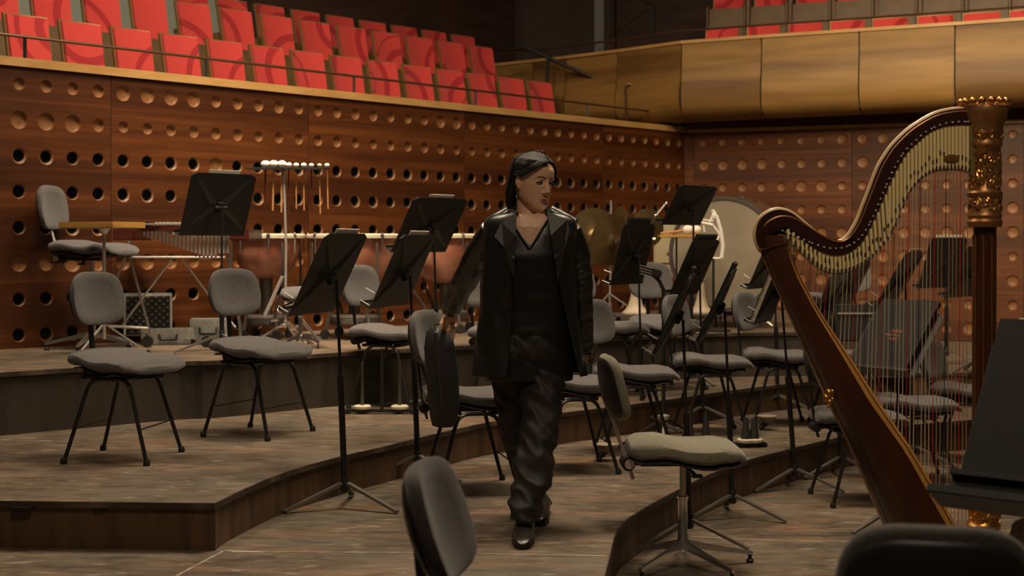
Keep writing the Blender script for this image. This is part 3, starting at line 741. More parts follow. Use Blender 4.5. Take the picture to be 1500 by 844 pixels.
def proto_stand():
    r = root('music_stand')
    hd = bpy.data.objects.new('desk', None); bpy.data.objects.remove(hd)
    desk = stand_desk().build('desk', M['desk'], r, smooth=False)
    l = MB(); l.bbox((.030, 0, -DH/2 + .002), (.062, DW, .003), .001); l.bbox((.060, 0, -DH/2 + .009), (.003, DW, .016), .001)
    l.build('lip_shelf', M['desk'], desk)
    b = MB(); b.bbox((-.022, 0, -.01), (.03, .05, .07), .006); b.rod((-.03, -.045, -.01), (-.03, .045, -.01), .012, 10); b.build('bracket', M['black'], desk)
    return r
ps = proto_stand()
GS = 'black music stands'
def place_stand(bx, by, lev, dx, dy, az, tilt, label, h=1.0, legs=0, Y=None, mats='black', tip=True, w_=1.0):
    o = copy_tree(ps); base = G(bx, by, lev) if Y is None else Vector((S(bx, by, Y).x, Y, lev))
    o.location = base; D = S(dx, dy, base.y) - base
    desk = [c for c in o.children if c.name.startswith('desk')][0]
    desk.location = D; desk.rotation_euler = (Matrix.Rotation(R(az), 3, 'Z') @ Matrix.Rotation(R(-tilt), 3, 'Y')).to_euler(); desk.scale = (1, w_, h)
    fdir = Vector((math.cos(R(az)), math.sin(R(az)), 0))
    top = D - fdir*.035 - Vector((0, 0, .03)); hub = Vector((0, 0, .115)); mid = hub.lerp(top, .52)
    p = MB(); p.rod(hub - Vector((0,0,.02)), mid, .0155, 10); p.build('lower_pole', M['black_tube'], o)
    p = MB(); p.rod(mid, top, .0075, 8); p.build('upper_pole', M['black_tube'], o)
    p = MB(); p.rod(mid - (top-mid).normalized()*.03, mid + (top-mid).normalized()*.012, .0165, 10); p.build('collar', M['black'], o)
    p = MB(); p.lathe([(.016, .075), (.021, .085), (.021, .13), (.017, .145)], (0, 0, 0), 10); p.build('hub', M['black'], o)
    for i in range(3):
        a = R(legs) + 2*PI*i/3; d_ = Vector((math.cos(a), math.sin(a), 0))
        l = MB(); l.bar(Vector((0,0,.118)) + d_*.012, d_*.30 + Vector((0,0,.010)), .026, .013); l.build('leg', M['leg'], o)
    tag(o, label, 'music stand', GS)
    return o, desk
M['leg'] = mat('stand_leg_steel', (0.22, 0.20, 0.17), 0.35, metal=0.6)
stands = [
 dict(b=(325, 517, L3), d=(320, 300), az=137, t=20, legs=200, lab='music stand at the left by the vibraphone, its desk back to the viewer'),
 dict(b=(505, 744, L1), d=(483, 401), az=163, t=26, legs=-150, lab='slanted music stand nearest left of the woman, long pole on the main level'),
 dict(b=(612, 700, L1), d=(592, 397), az=162, t=25, legs=-160, lab='second slanted music stand left of the woman, beside her sleeve'),
 dict(b=(642, 589, L2), d=(630, 330), az=137, t=32, legs=100, lab='large flat-tilted music stand behind the two slanted ones left of the woman'),
 dict(b=(941, 630, L1), d=(928, 372), az=150, t=14, legs=-160, lab='upright music stand in front of the cymbals'),
 dict(b=(1010, 562, L2), d=(1011, 301), az=138, t=30, legs=60, h=.8, lab='highest music stand against the wall between cymbals and bass drum'),
 dict(b=(1029, 621, L1), d=(1018, 392), az=150, t=25, legs=-150, lab='music stand in front of the drum with its back to the viewer'),
 dict(b=(1010, 797, L0), d=(990, 459), az=170, t=24, legs=-150, lab='steep narrow-looking music stand just behind the olive stool'),
 dict(b=(1073, 758, L0), d=(1052, 447), az=168, t=25, legs=-152, lab='steep music stand second behind the olive stool, right of the first'),
 dict(b=(1164, 716, L0), d=(1136, 425), az=158, t=22, legs=-150, lab='music stand with a thick cream-paged score beside the harp body'),
 dict(b=(1139, 602, L1), d=(1128, 385), az=150, t=24, legs=-150, lab='music stand partly behind the harp shoulder'),
 dict(b=(1338, 680, L0), d=(1318, 410), az=150, t=30, legs=-160, lab='music stand behind the harp strings, left of the pair by the column'),
 dict(b=(1266, 602, L1), d=(1244, 420), az=148, t=26, legs=-150, lab='music stand seen through the harp strings under the neck curve'),
 dict(b=(1232, 697, L0), d=(1212, 445), az=155, t=22, legs=-150, lab='dark music stand behind the harp strings close to the sound box'),
 dict(b=(1387, 535, LR), d=(1382, 385), az=128, t=16, legs=-150, lab='music stand left of the harp column, upper edge highest of that pair'),
 dict(b=(1432, 548, LR), d=(1422, 398), az=138, t=24, legs=-150, lab='music stand directly behind the harp column'),
]
SD = []
for s_ in stands:
    SD.append(place_stand(*s_['b'], *s_['d'], s_['az'], s_['t'], s_['lab'], h=s_.get('h', 1.0), legs=s_['legs']))
# folder stand behind harp strings (face visible) and big foreground stand
sb, sbd = place_stand(1314, 775, L0, 1309, 503, 214, 38, 'music stand holding a grey folder, seen through the harp strings', legs=-150, h=.93, w_=.93)
sf, sfd = place_stand(1548, 1100, L0, 1572, 612, 228, 32, 'very large dark music stand at the right edge in the foreground', Y=3.55, legs=-100)
for o in [ps] + list(ps.children_recursive): bpy.data.objects.remove(o)
bpy.context.view_layer.update()

def on_desk(sd, name, label, thick, hh, ww, lift=0.0, dy=0.0, matn='paper', cover=None, cat='sheet music', group='sheet music on the stands'):
    """papers standing on a desk lip, world-placed from the desk's own frame, top-level"""
    o, desk = sd; Mx = o.matrix_world @ desk.matrix_basis
    z0 = -DH/2*desk.scale[2] + .006 + lift; Mx = o.matrix_world @ Matrix.LocRotScale(desk.location, desk.rotation_euler, None)
    r = root(name); r.matrix_world = Mx
    k = MB(); k.bbox((.004 + thick/2, dy, z0 + hh/2), (thick, ww, hh), min(.002, thick*.3)); k.build('pages', M[matn], r, smooth=False)
    if cover:
        k = MB(); k.bbox((.004 + thick + .002, dy, z0 + hh/2), (.003, ww*1.03, hh*1.02), .001); k.build('cover', M[cover], r, smooth=False)
    tag(r, label, cat, group); return r
on_desk(SD[0], 'sheet_music', 'white sheet edge showing over the stand by the vibraphone', .003, .435, .24)
on_desk(SD[1], 'sheet_music', 'papers clipped on the slanted stand nearest left of the woman', .006, .435, .26, matn='paper')
on_desk(SD[2], 'sheet_music', 'papers on the second slanted stand left of the woman', .006, .435, .26)
on_desk(SD[3], 'sheet_music', 'paper edge on the large flat-tilted stand left of the woman', .003, .435, .22)
on_desk(SD[4], 'music_folder', 'black folder topping the stand in front of the cymbals', .012, .445, .34, matn='blackmatte', cover='black')
on_desk(SD[6], 'music_folder', 'black folder topping the stand in front of the drum', .012, .445, .36, matn='blackmatte', cover='black')
on_desk(SD[7], 'music_folder', 'folder with a pale edge on the steep stand behind the stool', .012, .445, .34, matn='blackmatte', cover='black')
on_desk(SD[8], 'music_folder', 'folder with a pale edge on the second steep stand behind the stool', .012, .445, .34, matn='blackmatte', cover='black')
on_desk(SD[9], 'thick_score', 'thick cream-paged score standing beside the harp body', .035, .40, .36, matn='cream', cover='blackmatte', cat='score', group=None)
on_desk(SD[11], 'sheet_music', 'paper edge on the stand behind the strings', .004, .435, .3)
on_desk(SD[14], 'sheet_music', 'paper edge on the taller stand left of the harp column', .004, .435, .34)
on_desk(SD[15], 'sheet_music', 'paper edge on the stand directly behind the harp column', .004, .435, .3)
M['folder'] = mat('grey_black_folder', (0.011, 0.010, 0.009), 0.8, spec=0.2, col2=(0.016, 0.0145, 0.013), scale=90, bump=.2, bscale=300)
M['bigfolder'] = mat('dark_grey_board', (0.019, 0.0185, 0.0175), 0.85, spec=0.2, col2=(0.025, 0.024, 0.023), scale=120, bump=.25, bscale=400)
fo = on_desk((sb, sbd), 'music_folder', 'grey-black folder with small red lettering seen through the harp strings', .022, .44, .36, matn='folder', cover='folder', cat='folder', group=None)
M['redprint'] = mat('red_print', (0.42, 0.10, 0.03), 0.6)
tx = MB(); rg = random.Random(3)
for row, (n, z, h_) in enumerate(((7, .055, .016), (9, .03, .010), (5, .008, .014))):
    for i in range(n):
        y = .045 - i*.0105 - row*.004; hh = h_*(.7 + .5*rg.random())
        tx.box((.0305, y, z), (.001, .0025, hh)); tx.box((.0305, y - .003, z + hh*.3*rg.choice((-1, 1))), (.001, .006, .0025))
tx.build('lettering', M['redprint'], fo, smooth=False)
fb = on_desk((sf, sfd), 'music_folder', 'big dark grey folder on the foreground stand at the right edge', .016, .46, .46, matn='bigfolder', cover='bigfolder', cat='folder', group=None)
ls = MB(); ls.bbox((.035, 0, -DH/2 - .035), (.012, .50, .075), .003); ls.bbox((.075, 0, -DH/2 - .075), (.095, .53, .006), .002); ls.bbox((.12, 0, -DH/2 - .066), (.006, .53, .022), .002); ls.build('lower_shelf', M['black'], sfd)
tp = MB(); tp.bbox((.012, -.02, .262), (.012, .34, .010), .002); tp.build('paper_edge', M['paper'], fb, smooth=False)
# clip arms (chrome page holders) at lower left corners
for idx in (1, 2, 4, 7, 8, 9, 10, 12, 11):
    o, desk = SD[idx]
    for k_, z in enumerate((-.20, -.13)):
        a = MB(); a.rod((.02, DW/2 - .02, z), (.070, DW/2 - .01, z + .005), .003, 6); a.build('page_holder', M['dullchrome'], desk)
# stand head folded: black slotted block on thick pole
st = tag(root('instrument_stand', G(972, 637, L1)), 'black floor stand with slotted head and long arms ending in pale pads', 'stand')
Yq = st.location.y
def SL(px, py, Y=None, o=None): return S(px, py, Y or Yq) - (o or st).location
k = MB(); k.tube([SL(972, 628), SL(972, 425), SL(966, 412), SL(956, 402)], .013, 8); k.build('pole', M['black'], st)
k = MB(); rt = Matrix.Rotation(R(16), 3, 'Y'); k.bbox(SL(955, 399), (.12, .10, .05), .008, rt); hd_ = k.build('head', M['black'], st)
for i in range(4):
    q = MB(); q.bbox(SL(946, 391 + i*4), (.075, .106, .004), .001, rt); q.build('slot_bar', M['dullchrome'], hd_)
k = MB(); k.lathe([(.035, .10), (.04, .11), (.04, .125), (.015, .135)], (0, 0, 0), 12); k.build('hub', M['dullchrome'], st)
for tx_, ty_ in ((907, 657), (1008, 634)):
    q = MB(); e = G(tx_, ty_, L1) - st.location; q.tube([(0, 0, .11), e + Vector((0, 0, .012))], .009, 6); q.build('leg', M['black'], st)
q = MB(); q.tube([(0, 0, .115), SL(972, 640, Yq - .35)*1.0], .008, 6); q.build('leg', M['dullchrome'], st)
M['padtop'] = mat('pad_top', (0.26, 0.21, 0.15), 0.7)
def pad_foot(px, py, lab):
    r = tag(root('castor_cup', G(px, py, L1)), lab, 'castor cup', 'pale-topped castor cups on black angled feet')
    a = MB(); a.lathe([(.025, .05), (.045, .07), (.066, .090), (.066, .095), (.01, .096)], (0, 0, 0), 18); a.build('pad', M['padtop'], r)
    a = MB(); a.tube([(0, 0, .07), (-.005, 0, .045), (-.045, -.02, .016)], [.026, .02, .016], 8); a.build('foot', M['black'], r)
pad_foot(886, 675, 'pale round pad on a black angled foot beside the olive stool back')
pad_foot(1123, 630, 'pale round pad on a black angled foot between two tripods right of the cones')
pad_foot(1048, 676, 'small dark angled foot under the front of the olive stool')

# peg stands
def peg_stand(name, loc, pegs, label, w_, conical=True, peg_h=.13, yaw=0):
    r = tag(root(name, loc, R(yaw)), label, 'instrument stand')
    b = MB(); b.bbox((0, 0, .018), (w_, .05, .018), .004); 
    for sx in (-1, 1): b.bbox((sx*w_/2, 0, .015), (.035, .08, .03), .006)
    b.build('base', M['black'], r)
    for x in pegs:
        d = MB(); d.lathe([(.05, .028), (.055, .034), (.055, .046), (.045, .052)], (x, 0, 0), 20); dd = d.build('felt_disc', M['cream'], r)
        c = MB()
        if conical: c.lathe([(.032, .052), (.026, .09), (.010, .052 + peg_h)], (x, 0, 0), 14)
        else: c.lathe([(.012, .052), (.010, .1), (.006, .052 + peg_h), (.009, .056 + peg_h)], (x, 0, 0), 10)
        c.build('peg', M['blackmatte'] if conical else M['graymetal'], r)
    return r
peg_stand('peg_stand', G(1098, 655, L1), (-.025, .03), 'low stand with two black cone pegs on white discs', .17, yaw=12)
peg_stand('peg_stand', G(1022, 655, L1), (-.05, .05), 'low stand whose black cones show over the olive stool seat', .17, yaw=0, peg_h=.16)
pg = peg_stand('peg_stand', G(557, 606, L2), (-.11, .12), 'low black stand with two white discs and thin rods behind the left stands', .40, conical=False, peg_h=.26)
q = MB(); q.rod((.01, 0, .02), (.01, 0, .40), .010, 8); q.build('centre_pole', M['black'], pg)

# black padded instrument case hung on the gripped chair
cs = tag(root('instrument_case', (S(646, 552, 6.98).x, 6.98, 0)), 'black soft instrument case hanging on the chair back under her hand', 'case')
def case_mesh():
    rings = []
    for (py, xl, xm, xr, k) in ((478, 634, 640, 652, .4), (486, 624, 640, 662, .8), (510, 621, 642, 668, 1), (550, 623, 646, 673, 1), (590, 627, 650, 674, 1), (612, 631, 652, 670, .95), (624, 634, 652, 662, .7)):
        z = CZ - (py - HY)/F*6.98; cx = (S((xl+xr)/2, 552, 6.98).x) - cs.location.x; hw_ = (xr - xl)/2/F*6.98
        rings.append(super_ring(Vector((cx, -.02, z)), Vector((math.cos(R(28)), math.sin(R(28)), 0)), Vector((-math.sin(R(28)), math.cos(R(28)), 0)), hw_*.74, .075*k, 7, 28))
    return rings
k = MB(); k.loft(case_mesh()); k.build('body', M['black_vinyl'] if 'black_vinyl' in M else M['blackmatte'], cs)
k = MB(); k.tube([S(640, 486, 6.86) - cs.location, S(642, 540, 6.86) - cs.location, S(648, 600, 6.87) - cs.location], .0016, 5); k.build('zip', M['graymetal'], cs)
k = MB(); k.tube(bent([S(634, 484, 6.95) - cs.location, S(634, 474, 6.97) - cs.location, S(650, 474, 6.97) - cs.location, S(650, 484, 6.97) - cs.location], .02), .006, 6); k.build('handle', M['black'], cs)

# ================================================================== HARP
HS = 430.0; HYD = F/HS                                     # 430 px per metre at its distance
hp = root('concert_harp', (S(1440, 983, HYD).x, HYD, L0))
def H(px, py, d=0.0): return Vector(((px - 1440)/HS, d, (983 - py)/HS))
M['harpwood'] = mat('harp_mahogany', (0.034, 0.009, 0.004), 0.28, col2=(0.060, 0.016, 0.006), scale=3, stretch=(3, 3, 0.6), coat=0.25)
M['harpdark'] = mat('harp_dark_neck', (0.028, 0.008, 0.005), 0.25, coat=0.5)
M['soundboard'] = mat('soundboard_spruce', (0.42, 0.19, 0.04), 0.32, col2=(0.50, 0.24, 0.06), scale=5, stretch=(6, 6, .4), coat=0.4)
M['gold'] = mat('gilded', (0.62, 0.34, 0.10), 0.30, metal=0.9, col2=(0.42, 0.2, 0.05), scale=14, bump=.15, bscale=30)
M['goldpaint'] = mat('dull_gilding', (0.34, 0.16, 0.055), 0.4, metal=0.65, col2=(0.25, 0.11, 0.035), scale=14)
M['plate'] = mat('brass_plate', (0.22, 0.16, 0.06), 0.45, metal=0.4, col2=(0.16, 0.11, 0.04), scale=6)
M['inlay'] = mat('cream_inlay', (0.60, 0.42, 0.22), 0.35)
outer = [(1418,160),(1398,161),(1384,163),(1370,166.5),(1356,173),(1341,182),(1328,191),(1315,203),(1303,216),(1294,229),(1285,244),(1278,261),(1271,280),(1263,300),(1256,319),(1249,333),(1242,344),(1234,352),(1224,355.5),(1213,354),(1200,347),(1186,336),(1170,322),(1157,312.5),(1144,308),(1131,308.5),(1118,315),(1109,325),(1105,340),(1106,352),(1112,366)]
inner_ = [(1424,185),(1402,184.5),(1384,186),(1373,189),(1363,193),(1352,200),(1342,209),(1333,217),(1324,227),(1317,238),(1310,251),(1302,267),(1295,283),(1288,299),(1281,315),(1274,330),(1267,344),(1259,356),(1253,362),(1244,369),(1235,372.5),(1226,374.5),(1217,374.5),(1208,372.5),(1199,369),(1189,363),(1178,355),(1168,346),(1157,337),(1150,333),(1144,334)]
oc = catmull([(x, y, 0) for x, y in outer], 3); ic = catmull([(x, y, 0) for x, y in inner_], 3)
def resample(pts, n):
    L_ = [0]
    for a, b in zip(pts, pts[1:]): L_.append(L_[-1] + (b-a).length)
    out = []; j = 0
    for i in range(n):
        d = L_[-1]*i/(n-1)
        while j < len(L_)-2 and L_[j+1] < d: j += 1
        k = (d - L_[j])/max(1e-9, L_[j+1]-L_[j]); out.append(pts[j].lerp(pts[j+1], k))
    return out
NN = 90
oc = resample(oc, NN); ic = resample(ic, NN)
def ribbon(mb, A, B, d0, d1):
    mb.loft([[H(a.x, a.y, d0), H(b.x, b.y, d0), H(b.x, b.y, d1), H(a.x, a.y, d1)] for a, b in zip(A, B)]); return mb
shoulder = [i for i in range(NN)]
n_ = MB(); ribbon(n_, oc, ic, -.030, .030); n_.build('neck', M['harpdark'], hp)
e_ = MB(); e_.tube([H(p.x, p.y, -.014) for p in oc], .0085, 8); e_.build('crest_moulding', M['inlay'], hp)
e_ = MB(); ocin = [a.lerp(b, .16) for a, b in zip(oc, ic)]; e_.tube([H(p.x, p.y, -.0305) for p in ocin[:int(NN*.93)]], .0035, 6); e_.build('gold_line', M['goldpaint'], hp)
plate_lo = [(1430,268),(1421,259),(1411,254),(1402,251.5),(1384,251),(1366,253),(1357,257),(1349,262),(1340,270),(1331,280),(1325,290),(1320,301),(1315,313),(1310,326),(1303,341),(1295,355),(1288,364),(1281,372),(1271,382),(1260,390),(1251,395.5),(1242,399),(1231,402),(1221,403.5),(1212,402),(1203,399.5),(1194,394),(1186,387),(1176,378),(1165,368),(1155,357),(1146,347),(1140,340)]
pl = resample(catmull([(x, y, 0) for x, y in plate_lo], 3), NN)
ic2 = resample([p for p in ic if True], NN)
pb = MB(); ribbon(pb, ic2, pl, -.0295, -.024); pb.build('action_plate', M['plate'], hp)
# cover strips: brass strips of the linkage, one by one
PXS = []
for i in range(47):
    PXS.append(1152 + (1413-1152)*(i/46)**0.93)
def at_x(curve, x):
    best = None
    for a, b in zip(curve, curve[1:]):
        if (a.x - x)*(b.x - x) <= 0 and abs(a.x-b.x) > 1e-6:
            k = (x-a.x)/(b.x-a.x); y = a.y + (b.y-a.y)*k
            best = y if best is None else max(best, y)
    return best
strip_p = MB(); strip_p.bbox((0, 0, -.5), (.0092, .004, 1.0), .001); dot_p = MB(); dot_p.box((0,0,0), (.0055,.003,.013))
pins = MB(); pins.ball((0, 0, 0), (.0036, .006, .0036), 8, 5)
sm = strip_p.build('action_strip', M['inlay'], hp); pm = pins.build('tuning_pin', M['white'], hp); dm = dot_p.build('disc', M['black'], hp)
M['strip'] = mat('brass_strip', (0.82, 0.64, 0.30), 0.38, metal=0.25); sm.data.materials[0] = M['strip']; pm.data.materials[0] = M['pinm'] = mat('pin_nickel', (0.85, 0.85, 0.82), 0.2, metal=0.4)
def dup(o, loc, scale=None, rot=None):
    c = o.copy(); COL.objects.link(c); c.parent = o.parent; c.location = loc
    if scale: c.scale = scale
    if rot: c.rotation_euler = rot
    return c
rs = random.Random(8)
for i, x in enumerate(PXS):
    yt = at_x(ic2, x); yb = at_x(pl, x)
    if yt is None or yb is None: continue
    # pins sit in the dark band along the arc
    a = ic2[min(NN-1, max(0, min(range(NN), key=lambda k: abs(ic2[k].x - x))))]
    top = yt + 2; bot = yb - 3
    if bot - top > 8: dup(sm, H(x, top, -.0305), (1, 1, (bot - top)/HS), (0, R(-4 if x < 1300 else 0), 0))
    for q in range(2 if (yb - yt) > 24 else 1):
        yy = yb - 6 - q*rs.uniform(9, 22); 
        if yy > yt + 4: dup(dm, H(x + 2.6, yy, -.0335))
for i in range(47):
    k = 2 + int((NN-5)*(i/46)); p = ic2[k]; q = oc[k]; t = .20
    dup(pm, H(p.x + (q.x-p.x)*t, p.y + (q.y-p.y)*t, -.034))
for o_ in (sm, pm, dm): bpy.data.objects.remove(o_)
ov = MB(); ov.lathe([(.0001, -.003), (.026, -.003), (.028, 0), (.026, .003), (.0001, .003)], (0, 0, 0), 24, Matrix.Rotation(R(90), 3, 'X')); oo = ov.build('oval_badge', M['gold'], hp); oo.location = H(1389, 233, -.036); oo.scale = (1, 1, .5)
# body: sound box tapering, with rounded back
bl = [(1107,345),(1112,366),(1126,400),(1153,458),(1205,574),(1247,663),(1290,760),(1335,868),(1345,900)]
br = [(1143,345),(1149,362),(1160,400),(1188,455),(1233,532),(1262,583),(1312,655),(1370,763),(1425,866),(1440,900)]
sbd_ = [(1145,346),(1152,362),(1167,400),(1196,455),(1246,532),(1278,583),(1328,658),(1392,771),(1447,866),(1462,900)]
NB = 30
BL = resample([Vector((x, y, 0)) for x, y in bl], NB); BR = resample([Vector((x, y, 0)) for x, y in br], NB); BS = resample([Vector((x, y, 0)) for x, y in sbd_], NB)
body = MB(); rings = []
for i in range(NB):
    wd = .035 + .155*(i/(NB-1)); a, b = BL[i], BR[i]; ring = []
    for j in range(9):
        t = PI*j/8; dd = -math.cos(t)*wd; f_ = math.sin(t)**.55
        ring.append(H(b.x + (a.x-b.x)*f_, b.y + (a.y-b.y)*f_, dd))
    rings.append(ring)
body.loft(rings); body.build('sound_box', M['harpwood'], hp)
sbm = MB(); sbm.loft([[H(b.x, b.y, -(.037+.155*i/(NB-1))), H(s_.x, s_.y, -.8*(.033+.150*i/(NB-1))), H(s_.x+1, s_.y+.5, 0), H(s_.x, s_.y, .8*(.033+.150*i/(NB-1))), H(b.x, b.y, (.037+.155*i/(NB-1)))] for i, (b, s_) in enumerate(zip(BR, BS))])
sbm.build('soundboard', M['soundboard'], hp)
ln = MB(); ln.tube([H(p.x, p.y, -(.012 + .05*i/(NB-1))) for i, p in enumerate(BL)], .0025, 5); ln.build('gold_line', M['goldpaint'], hp)
ln = MB(); ln.tube([H(s_.x + (b.x-s_.x)*.42, s_.y + (b.y-s_.y)*.42, -(.035+.150*i/(NB-1))*.93) for i, (b, s_) in enumerate(zip(BR, BS))], .0016, 5); ln.build('inlay_line', M['harpdark'], hp)
hc = MB(); hc.loft([[H(1107+k, 366+k*.1, -.045), H(1150+k, 357, -.045), H(1150, 361+k*.1, -.02), H(1109, 370, -.02)] for k in (0, 1)]); hc.build('collar_band', M['goldpaint'], hp)
orn = MB()
for (x, y, r_) in ((1207,573,.014),(1212,571,.009),(1203,580,.012),(1208,586,.010),(1212,582,.008),(1206,592,.006)): orn.ball(H(x, y, -.075), (r_, r_, r_*1.2), 10, 6)
orn.build('gilt_ornament', M['gold'], hp)
# column
def col_lathe(prof, name, m, n=28, x=1442):
    l = MB(); c = H(x, 983, 0); l.lathe([(r/HS, (983-y)/HS) for r, y in prof], (c.x, 0, 0), n); return l.build(name, m, hp)
cap_ = col_lathe([(24,333),(25,329),(26,325),(23.5,321),(25,316),(23,311),(22,300),(22,290),(25,287),(26,283),(22.5,279),(21.5,262),(20.5,240),(21.5,226),(22,218),(25.5,214),(25.5,209),(23,205),(26,190),(27,182),(31,176),(33,168),(34,161),(33,157),(30,156)], 'capital', M['goldpaint'])
for j in range(16):
    a = 2*PI*j/16; c = H(1442, 150, 0); q = MB(); q.ball((c.x + .078*math.cos(a), .078*math.sin(a), c.z), (.015, .015, .012), 10, 6); q.build('crown_scallop', M['gold'], hp)
rl = MB(); rr_ = random.Random(4)
def relief(y0, y1, rad, n):
    c = H(1442, 983, 0)
    for i in range(n):
        a = rr_.uniform(PI*.98, PI*2.02); y = rr_.uniform(y0, y1); s0 = rr_.uniform(.006, .011)
        pts = []
        tw = rr_.uniform(-3, 3); ph = rr_.uniform(0, 6.28)
        for k in range(6):
            t = k/5; aa = a + .16*math.cos(ph + tw*t)*t*1.4; yy = y + 11*math.sin(ph + tw*t)*t
            pts.append((c.x + (rad/HS+.001)*math.cos(aa), (rad/HS+.001)*math.sin(aa), (983-yy)/HS))
        rl.tube(pts, [s0*.55, s0*.6, s0*.55, s0*.45, s0*.3, s0*.15], 6)
relief(184, 203, 24, 46); relief(224, 276, 21.5, 150); relief(290, 306, 22.5, 46)
rl.build('carved_relief', M['gold'], hp)
sh = MB(); rings = []; c = H(1442, 983, 0)
for y, r0 in ((333, 15.2), (500, 15.6), (745, 16)):
    cc = H(1443 if y < 400 else 1441, 983, 0); ring = []
    for j in range(48):
        a = 2*PI*j/48; rr0 = (r0 + (1.1 if (j % 6) < 3 else -1.1))/HS; ring.append((cc.x + rr0*math.cos(a), rr0*math.sin(a), (983-y)/HS))
    rings.append(ring)
sh.loft(rings); sh.build('fluted_column', M['harpwood'], hp)
for j in range(8):
    a = 2*PI*j/8 + .38; q = MB(); q.rod((c.x + 16.2/HS*math.cos(a), 16.2/HS*math.sin(a), (983-345)/HS), (c.x - .002 + 16.6/HS*math.cos(a), 16.6/HS*math.sin(a), (983-742)/HS), .0022, 5); q.build('gilt_fillet', M['goldpaint'], hp)
col_lathe([(17,740),(21,745),(20,760),(21,764),(25,768),(25,774),(20,778),(21,800),(26,830),(28,850),(30,870)], 'column_base', M['gold'], x=1440)
rl = MB(); relief(748, 762, 21, 40); relief(782, 820, 23, 60); rl.build('carved_relief', M['gold'], hp)
pd = MB(); pd.prism([(H(1335,0).x, -.19), (H(1470,0).x + .02, -.12), (H(1470,0).x + .02, .12), (H(1335,0).x, .19)], .02, .27); pd.build('pedal_box', M['harpwood'], hp)
for sy in (-1, 1):
    for xx in (1345, 1462): q = MB(); q.lathe([(.022, 0), (.026, .012), (.02, .022)], (H(xx, 0).x, sy*.11, 0), 12); q.build('foot', M['gold'], hp)
# strings
M['gut'] = mat('gut_string', (0.52, 0.43, 0.29), 0.35); M['redstr'] = mat('red_string', (0.45, 0.02, 0.03), 0.4); M['blkstr'] = mat('black_string', (0.02, 0.018, 0.025), 0.4); M['wire'] = mat('wound_string', (0.46, 0.31, 0.18), 0.35, metal=.4)
for i, x in enumerate(PXS):
    yb0 = at_x(pl, x)
    if yb0 is None: continue
    xb = x - 3 if x < 1300 else x - 2 + (x-1300)*.02
    # lower end on the soundboard edge
    yl = None
    for a, b in zip(BS, BS[1:]):
        if a.x <= xb <= b.x: yl = a.y + (b.y-a.y)*(xb-a.x)/(b.x-a.x)
    if yl is None: continue
    k = (46 - i) % 7; r_ = .0009 + .0007*(i/46)
    m_ = M['redstr'] if k == 2 else (M['blkstr'] if k == 6 else (M['wire'] if i > 37 else M['gut']))
    q = MB(); q.rod(H(x, yb0 - 6, -.036), H(xb, yl + 1, -.006), r_, 5); q.build('string', m_, hp, smooth=True)
    q = MB(); q.ball(H(xb - 1, yl + 1.5, -.006), .0042, 6, 4); q.build('eyelet', M['white'], hp)
tag(hp, 'large concert harp with gilded carved column, dark sound box and many strings', 'harp')

# ================================================================== PERCUSSION, LEFT
def castor(mb, p, r=.035):
    p = Vector(p); mb.lathe([(r*.3, -.012), (r, -.012), (r, .012), (r*.3, .012)], p + Vector((0, 0, r)), 14, Matrix.Rotation(R(90), 3, 'X'))
# tray table
tt = tag(root('tray_table', (S(150, 500, 9.0).x, 9.0, L3)), 'pale yellow wooden tray on a thin pole by the tall stool at far left', 'tray table')
b = MB(); rt = Matrix.Rotation(R(-22), 3, 'Z'); b.bbox((0, 0, .815), (.41, .33, .04), .004, rt); b.build('tray', M['yellowwood'], tt)
b = MB(); b.lathe([(.02, .76), (.03, .78), (.045, .80)], (0.01, 0, 0), 14); b.rod((.01, 0, .10), (.01, 0, .77), .011, 8); b.build('pole', M['dullchrome'], tt)
for i in range(3):
    a = R(10 + 120*i); b = MB(); b.bar((.01, 0, .20), (.01 + .27*math.cos(a), .27*math.sin(a), .012), .012, .008); b.build('leg', M['dullchrome'], tt)
    b = MB(); b.lathe([(.012, 0), (.014, .02), (.008, .03)], (.01 + .27*math.cos(a), .27*math.sin(a), 0), 8); b.build('rubber_foot', M['black'], tt)
# vibraphone
VY = 9.72
vb = tag(root('vibraphone', (S(270, 500, VY).x, VY, L3)), 'vibraphone with hanging metal resonators on a chrome frame by the left wall', 'vibraphone')
def V(px, py, d=0): return S(px, py, VY + d) - vb.location
zt = V(0, 330).z
for (xa, xb, nm) in ((172, 201, 0), (341, 369, 1)):
    b = MB(); p, q = V(xa, 344), V(xb, 344); b.bbox(((p.x+q.x)/2, .14, p.z), (q.x-p.x, .52, .075), .006); b.build('end_block', M['redwood'], vb)
for dd in (-.1, .12, .38):
    b = MB(); b.box(((V(200, 0).x + V(342, 0).x)/2, dd, zt - .025), (V(342, 0).x - V(200, 0).x, .02, .035)); b.build('bar_rail', M['redwood'], vb)
nb = 22
for i in range(nb):
    x = V(214 + (336-214)*i/(nb-1), 0).x; L_ = .40 - .2*i/nb
    b = MB(); b.bbox((x, .06, zt + .006), (.022, L_, .012), .002); b.build('tone_bar', M['dullchrome'], vb)
    if i < nb-1:
        b = MB(); b.bbox((x + .013, .06 + L_/2 + .09, zt + .018), (.02, L_*.6, .012), .002); b.build('tone_bar', M['dullchrome'], vb)
for i in range(nb):
    px = 214 + (336-214)*i/(nb-1); L_ = (.015 + .13*min(1, i/15))if px < 322 else .13
    x = V(px, 0).x; b = MB(); b.rod((x, -.06, zt - .035), (x, -.06, zt - .06 - L_), .0095, 8); b.build('resonator_tube', M['dullchrome'], vb)
def rodpx(parent, fn, pts, r, m, name, d=0):
    b = MB(); b.tube([fn(*p) for p in pts], r, 7); return b.build(name, m, parent)
rodpx(vb, V, [(190, 377, -.05), (330, 377, -.05)], .010, M['dullchrome'], 'frame_tube')
